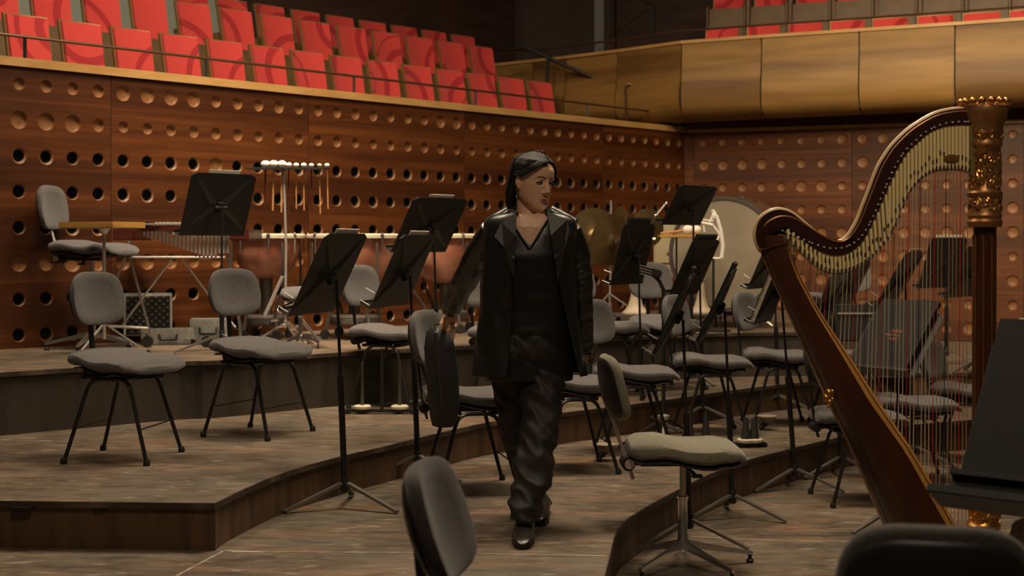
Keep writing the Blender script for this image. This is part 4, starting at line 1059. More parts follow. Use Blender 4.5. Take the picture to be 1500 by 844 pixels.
rodpx(vb, V, [(190, 352, -.05), (190, 378, -.05), (218, 480, -.08), (218, 497, -.08)], .0095, M['chrome'], 'frame_leg')
rodpx(vb, V, [(184, 377, .15), (163, 430, .3)], .008, M['dullchrome'], 'frame_leg')
rodpx(vb, V, [(251, 380, .0), (178, 478, .1)], .008, M['dullchrome'], 'brace')
rodpx(vb, V, [(267, 380, .0), (304, 430, .1), (345, 480, .1)], .008, M['dullchrome'], 'brace')
rodpx(vb, V, [(330, 350, -.05), (334, 378, -.05), (352, 480, -.08), (352, 495, -.08)], .0095, M['chrome'], 'frame_leg')
rodpx(vb, V, [(160, 478, -.08), (218, 481, -.08)], .010, M['dullchrome'], 'base_bar')
for px in (216, 345, 303):
    b = MB(); p = V(px, 0, -.08); castor(b, (p.x, -.08, 0), .04); b.build('castor', M['black'], vb)
# open case with foam lid
def case_box(name, loc, yaw, w_, d_, h_, label, lid=False):
    r = tag(root(name, loc, R(yaw)), label, 'case', 'silver flight cases by the wall')
    b = MB(); b.bbox((0, 0, h_/2), (w_, d_, h_), .006); b.build('body', M['silver'], r)
    for sx in (-1, 1):
        b = MB(); b.bbox((sx*w_*.38, -d_/2 - .004, h_*.55), (.03, .012, .045), .003); b.build('latch', M['chrome'], r)
        b = MB(); b.bbox((sx*(w_/2 - .012), -d_/2 + .01, .018), (.03, .03, .034), .004); b.build('corner', M['black'], r)
    b = MB(); b.tube(bent([(-.06, -d_/2, h_*.62), (-.055, -d_/2 - .03, h_*.35), (.055, -d_/2 - .03, h_*.35), (.06, -d_/2, h_*.62)], .02), .009, 8); b.build('handle', M['black'], r)
    return r
lp = Vector((S(245, 495, 10.0).x, 10.02, L3))
oc_ = case_box('flight_case', lp, 14, .36, .20, .105, 'open silver case with black egg-crate foam lid leaning by the left wall')
li = MB(); rt = Matrix.Rotation(R(-12), 3, 'X')
li.bbox((-.135, .11, .20), (.33, .035, .30), .004, rt); li.build('lid', M['silver'], oc_)
li = MB(); li.box((-.135, .088, .195), (.30, .012, .268), rt); ldf = li.build('foam_liner', M['foam'], oc_)
tp_ = MB()
for i in range(11):
    for j in range(11):
        if (i + j) % 2: 
            p = rt @ Vector((-.137 + .027*i, -.012, -.122 + .0245*j)); tp_.lathe([(.010, 0), (.004, .010), (.001, .013)], Vector((-.135, .088, .195)) + p, 5, rt @ Matrix.Rotation(R(90), 3, 'X'))
ft = tp_.build('foam_points', M['foamtip'], ldf); ft['kind'] = 'stuff'
case_box('flight_case', Vector((S(304, 492, 10.25).x, 10.3, L3)), 8, .26, .18, .16, 'closed silver and black case beside the open case')
# mallet rack
mr = tag(root('mallet_rack', (S(420, 503, 9.9).x, 9.9, L3)), 'chrome mallet rack whose tray of white mallet heads stands high by the wall', 'mallet rack')
def Q(px, py, d=0): return S(px, py, 9.9 + d) - mr.location
rodpx(mr, Q, [(418, 480), (419, 360), (416, 248)], .009, M['dullchrome'], 'pole')
b = MB(); b.bbox(Q(421, 247), (Q(480, 0).x - Q(362, 0).x, .12, .012), .003); b.build('tray', M['blackmatte'], mr)
for i in range(3):
    a = R(-35 + 115*i); b = MB(); b.bar((0, 0, .16), (.24*math.cos(a), .24*math.sin(a), .014), .022, .012); b.build('leg', M['chrome'], mr)
b = MB(); b.tube([(.06*math.cos(t/2), .02*math.sin(t/2), .255 + .03*math.sin(t/2+.8)) for t in range(0, 13)], .010, 8); b.build('clamp_ring', M['chrome'], mr)
b = MB(); b.rod(Q(438, 463, -.1), Q(468, 501, -.15), .011, 8); b.build('strut', M['chrome'], mr)
b = MB(); b.rod(Q(414, 405), Q(388, 462), .013, 8); b.build('strut', M['dullchrome'], mr)
for i in range(5):
    b = MB(); p = Q(398 + i*9, 470 + (i*37) % 14, -.05); b.rod(p, p + Vector((.05, -.03, .01)), .010, 8); b.build('wing_clamp', M['chrome'], mr)
hx = [(389, .032), (401, .033), (413, .032), (423, .022), (434, .02), (445, .02), (456, .018), (468, .017), (479, .018)]
for i, (px, r_) in enumerate(hx):
    p = mr.location + Q(px, 247) + Vector((0, -.0, .012)); ml = root('mallet', p); tag(ml, 'mallet hanging in the rack tray, %s from the left, %s head' % (ORD[i].replace('rightmost', 'first'), 'large white fluffy' if i < 3 else 'small pale'), 'mallet', 'mallets hanging in the rack')
    b = MB(); b.ball((0, 0, r_*.6), (r_, r_, r_*.8), 12, 8); b.build('head', M['white'] if i != 7 else M['cream'], ml)
    b = MB(); b.rod((0, 0, 0), (.002*(i-4), 0, -.29 - .012*((i*5) % 4)), .0062 if i < 3 else .0045, 6); b.build('shaft', M['stick'] if i % 3 else M['redwood'], ml)

# kettledrums
def timpano(px, rpx, Y, lab):
    r = tag(root('kettledrum', (S(px, 343, Y).x, Y, L3)), lab, 'kettledrum', 'copper kettledrums along the wall')
    s_ = F/Y; rad = rpx/s_; zr = CZ - (343-HY)/s_ - L3; dep = rad*1.18
    b = MB(); prof = [(rad*math.cos(a)**.75 if a < 1.5 else .02, zr - .03 - dep*math.sin(a)) for a in [PI/2*i/14 for i in range(14, -1, -1)]]
    b.lathe(prof, n=40); b.build('bowl', M['copper'], r)
    b = MB(); b.lathe([(rad+.004, zr-.035), (rad+.028, zr-.03), (rad+.028, zr-.008), (rad+.012, zr), (rad-.01, zr+.002)], n=40, cap=False); b.build('hoop', M['cream'], r)
    b = MB(); b.lathe([(.01, zr+.001), (rad, zr+.001), (rad+.006, zr-.004)], n=40); b.build('skin', M['drumskin'], r)
    for i in range(8):
        a = 2*PI*i/8 + .25 + px*.01; c_, s0 = math.cos(a), math.sin(a)
        b = MB(); b.rod(((rad+.022)*c_, (rad+.022)*s0, zr-.14), ((rad+.022)*c_, (rad+.022)*s0, zr+.012), .006, 6)
        b.bbox(((rad+.024)*c_, (rad+.024)*s0, zr-.012), (.028, .028, .024), .004); b.build('tension_rod', M['chrome'], r)
    for i in range(4):
        a = 2*PI*i/4 + .6; c_, s0 = math.cos(a), math.sin(a)
        b = MB(); b.tube([((rad+.02)*c_, (rad+.02)*s0, zr-.06), ((rad+.03)*c_, (rad+.03)*s0, zr*.5), (rad*.62*c_, rad*.62*s0, .20), (rad*.7*c_, rad*.7*s0, .07)], [.009, .010, .013, .015], 7); b.build('strut', M['graymetal'], r)
        b = MB(); castor(b, (rad*.75*c_, rad*.75*s0, 0), .035); b.build('castor', M['black'], r)
    b = MB(); b.lathe([(rad*.55, .10), (rad*.6, .13), (rad*.6, .16), (rad*.5, .18)], n=24); b.build('base_ring', M['graymetal'], r)
    b = MB(); b.lathe([(.05, .15), (.04, .22), (.05, zr - dep - .02)], n=12); b.bbox((0, -rad*.5, .13), (.12, rad*.9, .04), .01); b.build('pedal_column', M['graymetal'], r)
timpano(390, 50, 10.5, 'leftmost copper kettledrum, right of the vibraphone')
timpano(519, 64, 10.6, 'widest copper kettledrum, behind the slanted stand left of the woman')
timpano(652, 56, 11.3, 'copper kettledrum behind the woman and her arm')
dt = stool('drum_stool', (S(437, 480, 9.45).x, 9.55, L3), -80, .50, 'low grey drum stool between the two left kettledrums', 'fabric', .2)
for ch in list(dt.children):
    if ch.name.split('.')[0] in ('backrest', 'back_rod', 'knob'):
        for q in list(ch.children): bpy.data.objects.remove(q)
        bpy.data.objects.remove(ch)
dt.location.z = L3; dt.scale = (.62, .62, .80)

# ================================================================== PERCUSSION, RIGHT
def disc_cymbal(px, py, Y, rad, az, tilt, lab):
    r = tag(root('cymbal', S(px, py, Y)), lab, 'cymbal', 'bronze cymbals'); r.rotation_euler = (R(90 + tilt), 0, R(az))
    b = MB(); b.lathe([(.008, .030), (.03, .026), (rad*.22, .010), (rad*.3, .002), (rad*.65, -.008), (rad, -.018), (rad, -.0195), (rad*.65, -.010), (rad*.3, .0), (rad*.2, .008), (.008, .026)], n=36); b.build('plate', M['brass'], r)
    b = MB(); b.tube([(0, 0, .02), (0, .0, .06), (-.02, -.02, .075)], [.012, .016, .010], 8); b.build('strap', M['black'], r)
    return r
CYY = 12.4
disc_cymbal(871, 346, CYY, .245, 22, 0, 'leftmost bronze cymbal, beside her shoulder')
disc_cymbal(896, 352, CYY - .25, .225, 40, 8, 'middle bronze cymbal with a dark strap, tilted')
disc_cymbal(915, 333, CYY, .19, 62, -6, 'third bronze cymbal, partly behind the upright music stand')
disc_cymbal(950, 334, CYY + .1, .17, 28, 0, 'rightmost bronze cymbal behind the top of the upright music stand')
cr = tag(root('cymbal_rack', (S(895, 492, 12.25).x, 12.25, L3)), 'chrome rack that carries the bronze cymbals', 'rack')
def K(px, py, d=0): return S(px, py, 12.25 + d) - cr.location
for pts, r_, nm in ((((895, 294), (895, 340), (893, 462)), .008, 'upright'), (((866, 360), (960, 350)), .012, 'crossbar'), (((893, 430), (858, 468)), .008, 'leg'), (((893, 430), (922, 450), (930, 472)), .008, 'leg'), (((893, 430), (894, 478)), .012, 'leg'), (((962, 315), (976, 297)), .007, 'arm')):
    rodpx(cr, K, pts, r_, M['dullchrome'] if nm != 'leg' else M['chrome'], nm)
b = MB(); b.ball(K(960, 316), .016, 8, 6); b.ball(K(976, 298), .016, 8, 6); b.build('knob', M['chrome'], cr)
# bass drum
BDY = 12.0
bd = tag(root('bass_drum', S(1072, 372, BDY)), 'large bass drum with a pale head beside the harp shoulder', 'drum'); bd.rotation_euler = (R(90), 0, R(-28))
rad = .46
b = MB(); b.lathe([(rad, -.2), (rad, .2)], n=48); b.build('shell', M['drumshell'], bd)
for z in (-.2, .2):
    b = MB(); b.lathe([(rad-.012, z-.02), (rad+.018, z-.02), (rad+.018, z+.02), (rad-.012, z+.02)], n=48, cap=False); b.build('hoop', M['drumshell'] if z < 0 else M['graymetal'], bd)
    b = MB(); s0 = 1 if z > 0 else -1; b.lathe([(.01, z+.012*s0), (rad-.015, z+.012*s0), (rad-.012, z)], n=48); b.build('head', M['bass_skin'], bd)
for i in range(10):
    a = 2*PI*i/10; b = MB(); b.rod(((rad+.02)*math.cos(a), (rad+.02)*math.sin(a), -.22), ((rad+.02)*math.cos(a), (rad+.02)*math.sin(a), .22), .006, 6); b.ball(((rad+.024)*math.cos(a), (rad+.024)*math.sin(a), .20), (.02, .02, .03), 8, 6); b.build('tension_rod', M['chrome'], bd)
zc = bd.location.z
ds = tag(root('drum_cradle', (bd.location.x, bd.location.y, L3)), 'steel cradle stand under the large bass drum', 'stand')
for sx in (-1, 1):
    for sy in (-1, 1): b = MB(); b.rod((sx*.30, sy*.22, .02), (sx*.12, sy*.15, zc - L3 - rad*.95), .012, 8); b.build('leg', M['dullchrome'], ds)
b = MB(); b.box((0, 0, zc - L3 - rad - .035), (.3, .36, .03)); b.build('cradle', M['black'], ds)
# pale chest drum behind the table
dc = tag(root('box_drum', S(1006, 368, 13.1)), 'pale square-sided wooden box with dark edges behind the mallet table', 'box'); dc.rotation_euler = (0, 0, R(-6))
b = MB(); b.bbox((0, 0, 0), (.60, .30, .48), .01); b.build('body', M['drumskin'], dc)
for z in (-.11,): b = MB(); b.box((0, -.152, z), (.60, .006, .014)); b.build('edge_strip', M['drumshell'], dc)
b = MB(); b.box((-.05, -.153, 0), (.012, .008, .48)); b.build('edge_strip', M['drumshell'], dc)
dst = tag(root('trestle', (dc.location.x, dc.location.y, L3)), 'dark trestle carrying the pale wooden box', 'stand')
for sx in (-1, 1): b = MB(); b.box((sx*.22, 0, (dc.location.z - .24 - L3)/2), (.05, .26, dc.location.z - .24 - L3)); b.build('leg', M['black'], dst)
mt = tag(root('mallet_table', (S(1000, 480, 11.6).x, 11.6, L3)), 'small yellow wooden shelf holding two fluffy mallets', 'table')
zt2 = S(0, 346, 11.6).z - L3
b = MB(); b.bbox((0, 0, zt2), (.39, .2, .025), .004); b.build('top', M['yellowwood'], mt)
b = MB(); b.rod((-.05, 0, 0.03), (-.05, 0, zt2), .008, 8); b.lathe([(.12, 0), (.12, .015), (.03, .03)], (-.05, 0, 0), 16); b.build('pole', M['black'], mt)
for i, (px, dyy) in enumerate(((1007, -.03), (1020, .03))):
    ml = tag(root('mallet', Vector((S(px, 340, 11.6).x, 11.6 + dyy, L3 + zt2 + .0125))), ('left' if i == 0 else 'right') + ' fluffy white bass drum mallet lying on the yellow shelf', 'mallet', 'fluffy mallets on the shelf')
    b = MB(); b.ball((0, 0, .038), (.045, .04, .038), 14, 10); b.build('head', M['white'], ml)
    b = MB(); b.rod((-.03, 0, .035), (-.22, 0, .010), .008, 8); b.build('shaft', M['stick'], ml)
wf = tag(root('folding_frame', S(1045, 378, 11.4)), 'white folding wooden frame leaning before the bass drum', 'frame')
def WF(px, py, d=0): return S(px, py, 11.4 + d) - wf.location
for pts, r_ in ((((1043, 308), (1050, 318), (1056, 338), (1059, 360), (1057, 378)), .016), (((1020, 325), (1044, 330)), .014), (((1022, 321), (1044, 324), (1050, 316)), .008), (((1044, 330), (1056, 346)), .010), (((1056, 342), (1040, 372)), .008), (((1030, 326), (1032, 340)), .008), (((1026, 378), (1057, 379)), .010), (((1046, 312), (1040, 326)), .010)):
    rodpx(wf, WF, pts, r_, M['white'], 'slat')
b = MB(); b.ball(WF(1046, 316), (.022, .02, .04), 10, 8); b.build('finial', M['white'], wf)
wfs = tag(root('frame_stand', (wf.location.x, wf.location.y, L3)), 'slim black stand under the white folding frame', 'stand')
b = MB(); b.rod((0, 0, .02), (0, 0, wf.location.z - L3), .010, 8); b.lathe([(.14, 0), (.14, .012), (.02, .03)], (0, 0, 0), 16); b.build('pole', M['black'], wfs)
# flared pale cone stands (mutes)
def flared(px, py, Y, lab, h=.30):
    r = tag(root('flared_cone', (S(px, py, Y).x, Y, L3 + .13)), lab, 'mute', 'pale flared cone mutes')
    k = h/.30
    b = MB(); b.lathe([(.10*k, 0), (.10*k, .012), (.085*k, .022), (.055*k, .06*k), (.036*k, .13*k), (.03*k, .25*k)], n=24); b.build('cone', M['fabric'] if False else M['conem'], r)
    b = MB(); b.lathe([(.026*k, .25*k), (.034*k, .262*k), (.034*k, .285*k), (.026*k, .295*k)], n=20); b.build('rim', M['cream'], r)
    t_ = tag(root('low_table', (r.location.x, Y, L3)), 'low dark table under ' + lab, 'table'); b = MB(); b.bbox((0, 0, .12), (.34, .3, .02), .003); b.build('top', M['graymetal'], t_)
    for sx in (-1, 1):
        for sy in (-1, 1): b = MB(); b.rod((sx*.14, sy*.12, 0), (sx*.14, sy*.12, .11), .01, 6); b.build('leg', M['black'], t_)
M['conem'] = mat('pale_cone', (0.34, 0.27, 0.19), 0.6, col2=(0.42, 0.34, 0.25), scale=8)
flared(931, 470, 11.6, 'the pale flared cone left of the folded stand head', .33)
flared(1027, 470, 11.7, 'the pale flared cone behind the steep stands', .30)
# dark box and column behind harp strings
bx = tag(root('black_case', G(1262, 500, L3) + Vector((0, .1, 0))), 'black case standing behind the harp strings on the high platform', 'case')
b = MB(); b.bbox((0, 0, .13), (.40, .25, .26), .01); b.build('body', M['blackmatte'], bx)
b = MB(); b.bbox((0, -.13, .20), (.36, .008, .012), .002); b.build('trim_strip', M['dullchrome'], bx)

# ================================================================== THE WOMAN
def wtab(tab, z):
    if z <= tab[0][0]: return tab[0][1:]
    for a, b in zip(tab, tab[1:]):
        if z <= b[0]:
            k = (z-a[0])/(b[0]-a[0]); k = k*k*(3-2*k)*.4 + k*.6
            return tuple(a[i]+(b[i]-a[i])*k for i in range(1, len(a)))
    return tab[-1][1:]
WY0 = 6.35
wo = root('person', (S(775, 500, WY0).x, WY0, L1))
def P(px, py, Y=WY0): return S(px, py, Y) - wo.location
M['skin'] = mat('skin', (0.58, 0.33, 0.21), 0.5, col2=(0.62, 0.37, 0.24), scale=9)
M['skin'].node_tree.nodes['Principled BSDF'].inputs['Subsurface Weight'].default_value = 0.12
M['skin'].node_tree.nodes['Principled BSDF'].inputs['Subsurface Radius'].default_value = (0.02, 0.008, 0.004)
M['hair'] = mat('black_hair', (0.006, 0.005, 0.004), 0.42, spec=0.4, bump=.5, scale=6, stretch=(1, 1, .12), bscale=260)
M['satin'] = mat('black_satin', (0.0065, 0.006, 0.0055), 0.33, spec=0.9)
M['lapel'] = mat('satin_lapel', (0.020, 0.018, 0.016), 0.38, spec=0.5)
M['blouse'] = mat('black_blouse', (0.006, 0.0055, 0.0055), 0.42, spec=0.4)
M['trouser'] = mat('black_trousers', (0.019, 0.0155, 0.0135), 0.6, spec=0.3)
M['shoe'] = mat('black_leather', (0.014, 0.012, 0.010), 0.3)
M['lip'] = mat('lips', (0.26, 0.075, 0.055), 0.45)
M['eyewhite'] = mat('eye_white', (0.42, 0.36, 0.30), 0.3)
M['dark'] = mat('iris_dark', (0.010, 0.007, 0.006), 0.25)
M['silverring'] = mat('silver_earring', (0.7, 0.7, 0.68), 0.2, metal=1)

def remeshed(mb, name, m, parent, vox, fn=None, smooth=2):
    o = mb.build(name + '_raw', m, None, smooth=False)
    md = o.modifiers.new('r', 'REMESH'); md.mode = 'VOXEL'; md.voxel_size = vox
    if smooth: s_ = o.modifiers.new('s', 'SMOOTH'); s_.factor = .5; s_.iterations = smooth
    dg = bpy.context.evaluated_depsgraph_get(); dg.update()
    me = bpy.data.meshes.new_from_object(o.evaluated_get(dg)); bpy.data.objects.remove(o)
    me.name = name
    if fn:
        me.update(); N_ = [v.normal.copy() for v in me.vertices]
        for v, nn in zip(me.vertices, N_): v.co = fn(v.co.copy(), nn)
    me.polygons.foreach_set('use_smooth', [True]*len(me.polygons))
    q = bpy.data.objects.new(name, me); COL.objects.link(q); q.parent = parent
    if not me.materials: me.materials.append(m)
    return q
def cone_chain(mb, pts, rs, n=14):
    for p, r_ in zip(pts, rs): mb.ball(p, r_*.99, n, 8)
    mb.tube(pts, rs, n)

# head frame
HC = P(780, 267); HSC = 1.07
HM = Matrix.Translation(HC) @ Matrix.Rotation(R(41), 4, 'Z') @ Matrix.Rotation(R(9), 4, 'X') @ Matrix.Rotation(R(3), 4, 'Y') @ Matrix.Scale(HSC, 4)
def h3(x, y, z): return HM @ Vector((x, -y, z - .112))
HEAD = [(-.005,.014,.074,.046), (.002,.027,.085,.028), (.014,.040,.0905,.0), (.034,.0535,.090,-.035), (.055,.061,.088,-.058), (.08,.066,.088,-.075), (.105,.0705,.089,-.088), (.125,.0725,.0865,-.094), (.145,.074,.091,-.096), (.17,.073,.089,-.094), (.192,.066,.076,-.084), (.209,.051,.054,-.064), (.220,.031,.03,-.04), (.2255,.010,.008,-.016)]
def head_pt(z, a, off=0.0, tab=HEAD):
    w_, yf, yb = wtab(tab, z); cy = (yf+yb)/2; L_ = (yf-yb)/2; e = 2.25
    s_, c_ = math.sin(a), math.cos(a)
    x = (w_+off)*math.copysign(abs(s_)**(2/e), s_); y = cy + (L_+off)*math.copysign(abs(c_)**(2/e), c_)
    return x, y, z
bm_ = MB()
zs = [-.005 + .2305*(i/40) for i in range(41)]
bm_.loft([[h3(*head_pt(z, 2*PI*j/40)) for j in range(40)] for z in zs])
# nose, brow, cheeks, chin, ears
bm_.tube([h3(0, .086, .130), h3(0, .0905, .112), h3(0, .0965, .095), h3(0, .1005, .084), h3(0, .093, .075)], [.0075, .0085, .0100, .0118, .008], 12)
for sx in (-1, 1):
    bm_.ball(h3(sx*.0125, .0930, .0795), .0080, 10, 6)
    bm_.ball(h3(sx*.028, .078, .135), (.016*HSC, .010*HSC, .006*HSC), 10, 6)
    bm_.ball(h3(sx*.0735, -.004, .108), (.010, .016, .027), 12, 8, Matrix.Rotation(R(41 + sx*(-18)), 3, 'Z'))
    bm_.ball(h3(sx*.073, .0, .088), (.007, .010, .012), 10, 6)
    arc = [h3(sx*(.031 + .0165*math.cos(t)), .0835 - .006*abs(math.cos(t))**2*1.2, .1165 + .0065*math.sin(t)) for t in [PI*k/8 for k in range(9)]]
    bm_.tube(arc, .0030, 8)
bm_.ball(h3(0, .081, .013), .016, 12, 8)
bm_.ball(h3(0, .0835, .049), (.020, .011, .011), 12, 8)
# neck and chest
bm_.tube([P(773, 275, WY0+.03), P(773, 302, WY0+.02), P(775, 322, WY0+.01), P(776, 345, WY0+.01)], [.052, .0515, .057, .075], 20)
TOR = [(314, 777, 34, .062), (320, 777, 55, .075), (332, 777, 58, .088), (360, 777, 54, .100), (400, 777, 49, .100), (450, 776, 46, .095), (500, 775, 50, .105), (540, 775, 50, .105)]
def ring_px(cx, cy, hw_, d, n=28, e=2.4, Y=WY0, tw=0): return super_ring(P(cx, cy, Y), Vector((1, 0, 0)), Vector((0, 1, 0)), hw_/F*Y, d, e, n)
bm_.loft([ring_px(cx, y, hw_, d) for y, cx, hw_, d in TOR])
# collarbones
bm_.tube([P(770, 334, WY0-.085), P(745, 328, WY0-.07)], .007, 8); bm_.tube([P(783, 334, WY0-.085), P(808, 327, WY0-.07)], .007, 8)
SHR, ELR, WRR = P(722, 336, WY0+.02), P(682, 405, 6.56), P(661, 452, 6.78)
SHL, ELL, WRL = P(836, 336, WY0+.02), P(853, 424, 6.42), P(856, 500, 6.46)
cone_chain(bm_, [SHR, ELR, WRR], [.042, .034, .0235]); cone_chain(bm_, [SHL, ELL, WRL], [.042, .034, .024])
# right hand (palm down over the chair top), five fingers
HY_ = 6.84
kn = [P(651, 472, HY_+.045), P(656.5, 472.5, HY_+.02), P(661, 473, HY_), P(665.5, 473, HY_-.02)]
wr = WRR
for i, k_ in enumerate(kn): cone_chain(bm_, [wr.lerp(k_, .15), wr.lerp(k_, .6), k_], [.019, .0165, .0115], 12)
bm_.ball(wr.lerp(kn[2], .5), (.026, .03, .020), 12, 8)
# thumb at the image left, index hangs down in front, the rest wrap over
cone_chain(bm_, [wr.lerp(kn[0], .35), P(650, 468, HY_-.025), P(646.5, 475, HY_-.04), P(646, 481.5, HY_-.045)], [.015, .0125, .0105, .0088], 10)
cone_chain(bm_, [kn[3], P(666, 480, HY_-.048), P(664.5, 489, HY_-.052), P(663.5, 496.5, HY_-.05)], [.0115, .0100, .0090, .0078], 10)
cone_chain(bm_, [kn[2], P(662, 480, HY_-.042), P(657.5, 484, HY_-.048), P(655, 485, HY_-.04)], [.0112, .0098, .0085, .0075], 10)
cone_chain(bm_, [kn[1], P(655, 475, HY_+.05), P(653, 482, HY_+.075), P(653, 490, HY_+.078)], [.0110, .0095, .0085, .0075], 10)
cone_chain(bm_, [kn[0], P(650, 475, HY_+.07), P(649, 481, HY_+.09), P(649, 488, HY_+.092)], [.0105, .0088, .0078, .0068], 10)
# left hand, relaxed, behind the jacket hem
lw = WRL; 
for i in range(4):
    b0 = P(853 + i*2.0, 520, 6.47 + .016*(i-1.5)); cone_chain(bm_, [lw, b0, P(852 + i*2, 532, 6.465 + .014*(i-1.5)), P(850 + i*2, 541 - abs(i-1.5)*2, 6.45 + .012*(i-1.5))], [.017, .0105, .009, .0075], 8)
cone_chain(bm_, [lw, P(850, 512, 6.44), P(848, 524, 6.42)], [.015, .011, .008], 8)
# legs under the trousers
cone_chain(bm_, [P(795, 520, 6.36), P(789, 640, 6.24), P(771, 755, 6.06)], [.075, .052, .036]); cone_chain(bm_, [P(757, 520, 6.38), P(761, 645, 6.46), P(788, 738, 6.60)], [.075, .048, .036])
bm_.ball(P(775, 520, 6.37), (.15, .10, .10), 16, 10)
HMI = HM.inverted()
def face_fn(co, nn):
    q = HMI @ co; x, y, z = q.x, -q.y, q.z + .112
    if y > .03 and z > -.02:
        for sx in (-1, 1):
            g = math.exp(-(((x - sx*.031)/.0155)**2 + ((z - .1175)/.0095)**2)); co = co - (HM.to_3x3() @ Vector((0, -1, 0))).normalized()*.0075*g
        g = math.exp(-((x/.012)**2 + ((z-.061)/.004)**2)); co = co - (HM.to_3x3() @ Vector((0, -1, 0))).normalized()*.0015*g
        g = math.exp(-((x/.02)**2 + ((z-.030)/.006)**2)); co = co - (HM.to_3x3() @ Vector((0, -1, 0))).normalized()*.003*g
    return co
bod = remeshed(bm_, 'body', M['skin'], wo, .0042, face_fn, 3)
# eyes, brows, lips
def on(a, b): return None
for sx in (-1, 1):
    q = MB(); rt = HM.to_3x3().normalized()
    q.ball(h3(sx*.031, .0748, .1160), (.0135, .0095, .0085), 16, 10, rt); e_ = q.build('eye', M['eyewhite'], wo)
    q = MB(); q.ball(h3(sx*.031 + .004, .0800, .1152), (.0066, .0050, .0066), 12, 8, rt); q.build('iris', M['dark'], e_)
    q = MB(); q.tube([h3(sx*(.031 + .0155*math.cos(t)), .0858 - .007*abs(math.cos(t))**2, .1165 + .0048*math.sin(t)) for t in [PI*k/8 for k in range(9)]], .0021, 6); q.build('eyelash', M['dark'], e_)
    q = MB(); q.tube([h3(sx*(.012 + .034*k/6), .0915 - .0115*(k/6)**2 - .004*(k/6), .1375 + .0045*math.sin(PI*(k+1)/8)) for k in range(7)], [.0016, .0023, .0026, .0025, .0022, .0016, .0008], 6); q.build('eyebrow', M['hair'], wo)
q = MB(); n_l = 9
def lip(mb, z0, th, up):
    mb.tube([h3(-.0215 + .043*k/8, .0945 - .010*abs((k-4)/4)**2, z0 + (.0012 if k in (3, 5) else 0)*up - .0012*abs((k-4)/4)) for k in range(9)], [.0010, .0022, .0030, .0034, .0032, .0034, .0030, .0022, .0010], 8)
lip(q, .0525, 0, 1); lip(q, .0470, 0, 0); q.build('lips', M['lip'], wo)
q = MB(); a0_ = h3(-.081, -.002, .078); q.tube([a0_, a0_ + Vector((-.001, 0, -.015)), a0_ + Vector((.001, 0, -.03))], .0016, 6); q.ball(a0_ + Vector((.001, 0, -.034)), .004, 8, 6); q.build('earring', M['silverring'], wo)
# hair
HAIR = [(-.04,.060,.020,-.070), (-.01,.074,.035,-.088), (.03,.081,.050,-.100), (.07,.083,.065,-.105), (.11,.084,.084,-.107), (.15,.085,.099,-.106), (.18,.082,.098,-.101), (.205,.071,.084,-.088), (.222,.048,.054,-.064), (.234,.026,.030,-.036), (.239,.008,.008,-.012)]
hb = MB(); NPH = 96; NV = 26
def zend(a):
    d = math.degrees(a)      # -180..180, negative is her right (seen side)
    if d < 0:
        tab = [(0, .204), (18, .196), (34, .180), (50, .160), (66, .140), (80, .130), (94, .126), (100, .085), (107, .02), (118, -.030), (140, -.040), (165, -.022), (180, -.012)]
    else:
        tab = [(0, .204), (14, .200), (28, .185), (42, .140), (55, .085), (66, .03), (80, -.01), (100, -.028), (140, -.028), (180, -.012)]
    d = abs(d)
    for p, q in zip(tab, tab[1:]):
        if d <= q[0]: k = (d-p[0])/(q[0]-p[0]); return p[1] + (q[1]-p[1])*k
    return tab[-1][1]
cols = []
for j in range(NPH):
    a = -PI + 2*PI*j/NPH; ze = zend(a) + (.004*noise.noise(Vector((a*9, 0, 0))) if abs(a) > 1.7 else 0); outer_, innr = [], []
    for i in range(NV):
        v = i/(NV-1); z = .239 - (.239 - ze)*v**1.5
        rid = (.0035 if abs(a) > 1.7 else .0012)*noise.noise(Vector((a*22, z*5, 1.3))) + .005*noise.noise(Vector((a*5, z*9, 4)))
        th = 0.0 if v < .8 else -.008*((v-.8)/.2)**1.5
        if abs(a) < 1.3: th -= .016*max(0, v-.45)/.55
        if z < .03: th -= .020*max(0, (-z + .03)/.07)
        aa = a + .22*v*math.sin(a)*(.3 if abs(a) < 1.2 else 0)
        outer_.append(h3(*head_pt(z, aa, rid + th, HAIR))); innr.append(h3(*head_pt(max(z, -.04), aa, -.012 + th*.3, HAIR)))
    cols.append(outer_ + innr[::-1])
cols.append(cols[0]); hb.loft(cols, cap=False)
# loose strands combed from the parting across the seen side
rh = random.Random(2)
for i in range(150):
    a = R(rh.uniform(-178, -104)) if i < 90 else R(rh.uniform(60, 170)); ze = zend(a); L_ = 9
    pts = []
    for k in range(L_):
        v = (k/(L_-1))*rh.uniform(.98, 1.0); z = .236 - (.236 - ze + .002)*v**1.4
        aa = a + .18*math.sin(3*v + i)*.35 - (.25*(1-v) if a < 0 else -.1*(1-v))
        pts.append(h3(*head_pt(z, aa, .0015 + .0022*math.sin(v*PI), HAIR)))
    hb.tube(pts, [.0012] + [.0022]*(L_-2) + [.0007], 5)
for i in range(110):
    f_ = (i % 55)/54; e1 = -R(100 - 4*f_); pts = []
    for k in range(12):
        t = k/11; aa = R(12) + (e1 - R(12))*t**(.75 + .5*f_)
        lo = zend(aa) + .003; hi = .236 - .10*t**2.2
        z = lo + (hi - lo)*(f_**.8) * (1 - .25*t) if t < .999 else .13 + .02*f_
        pts.append(h3(*head_pt(min(z, .236), aa, .0018 + .0012*math.sin(t*PI) + .0008*(i % 3), HAIR)))
    hb.tube(pts, [.0010] + [.0024]*10 + [.001], 5)
for i in range(14):
    x = rh.uniform(-.03, .03); p0 = h3(x, rh.uniform(-.02, .05), .236); hb.tube([p0, p0 + Vector((rh.uniform(-.01, .012), 0, .010)), p0 + Vector((rh.uniform(-.02, .03), 0, .012))], [.0012, .001, .0005], 4)
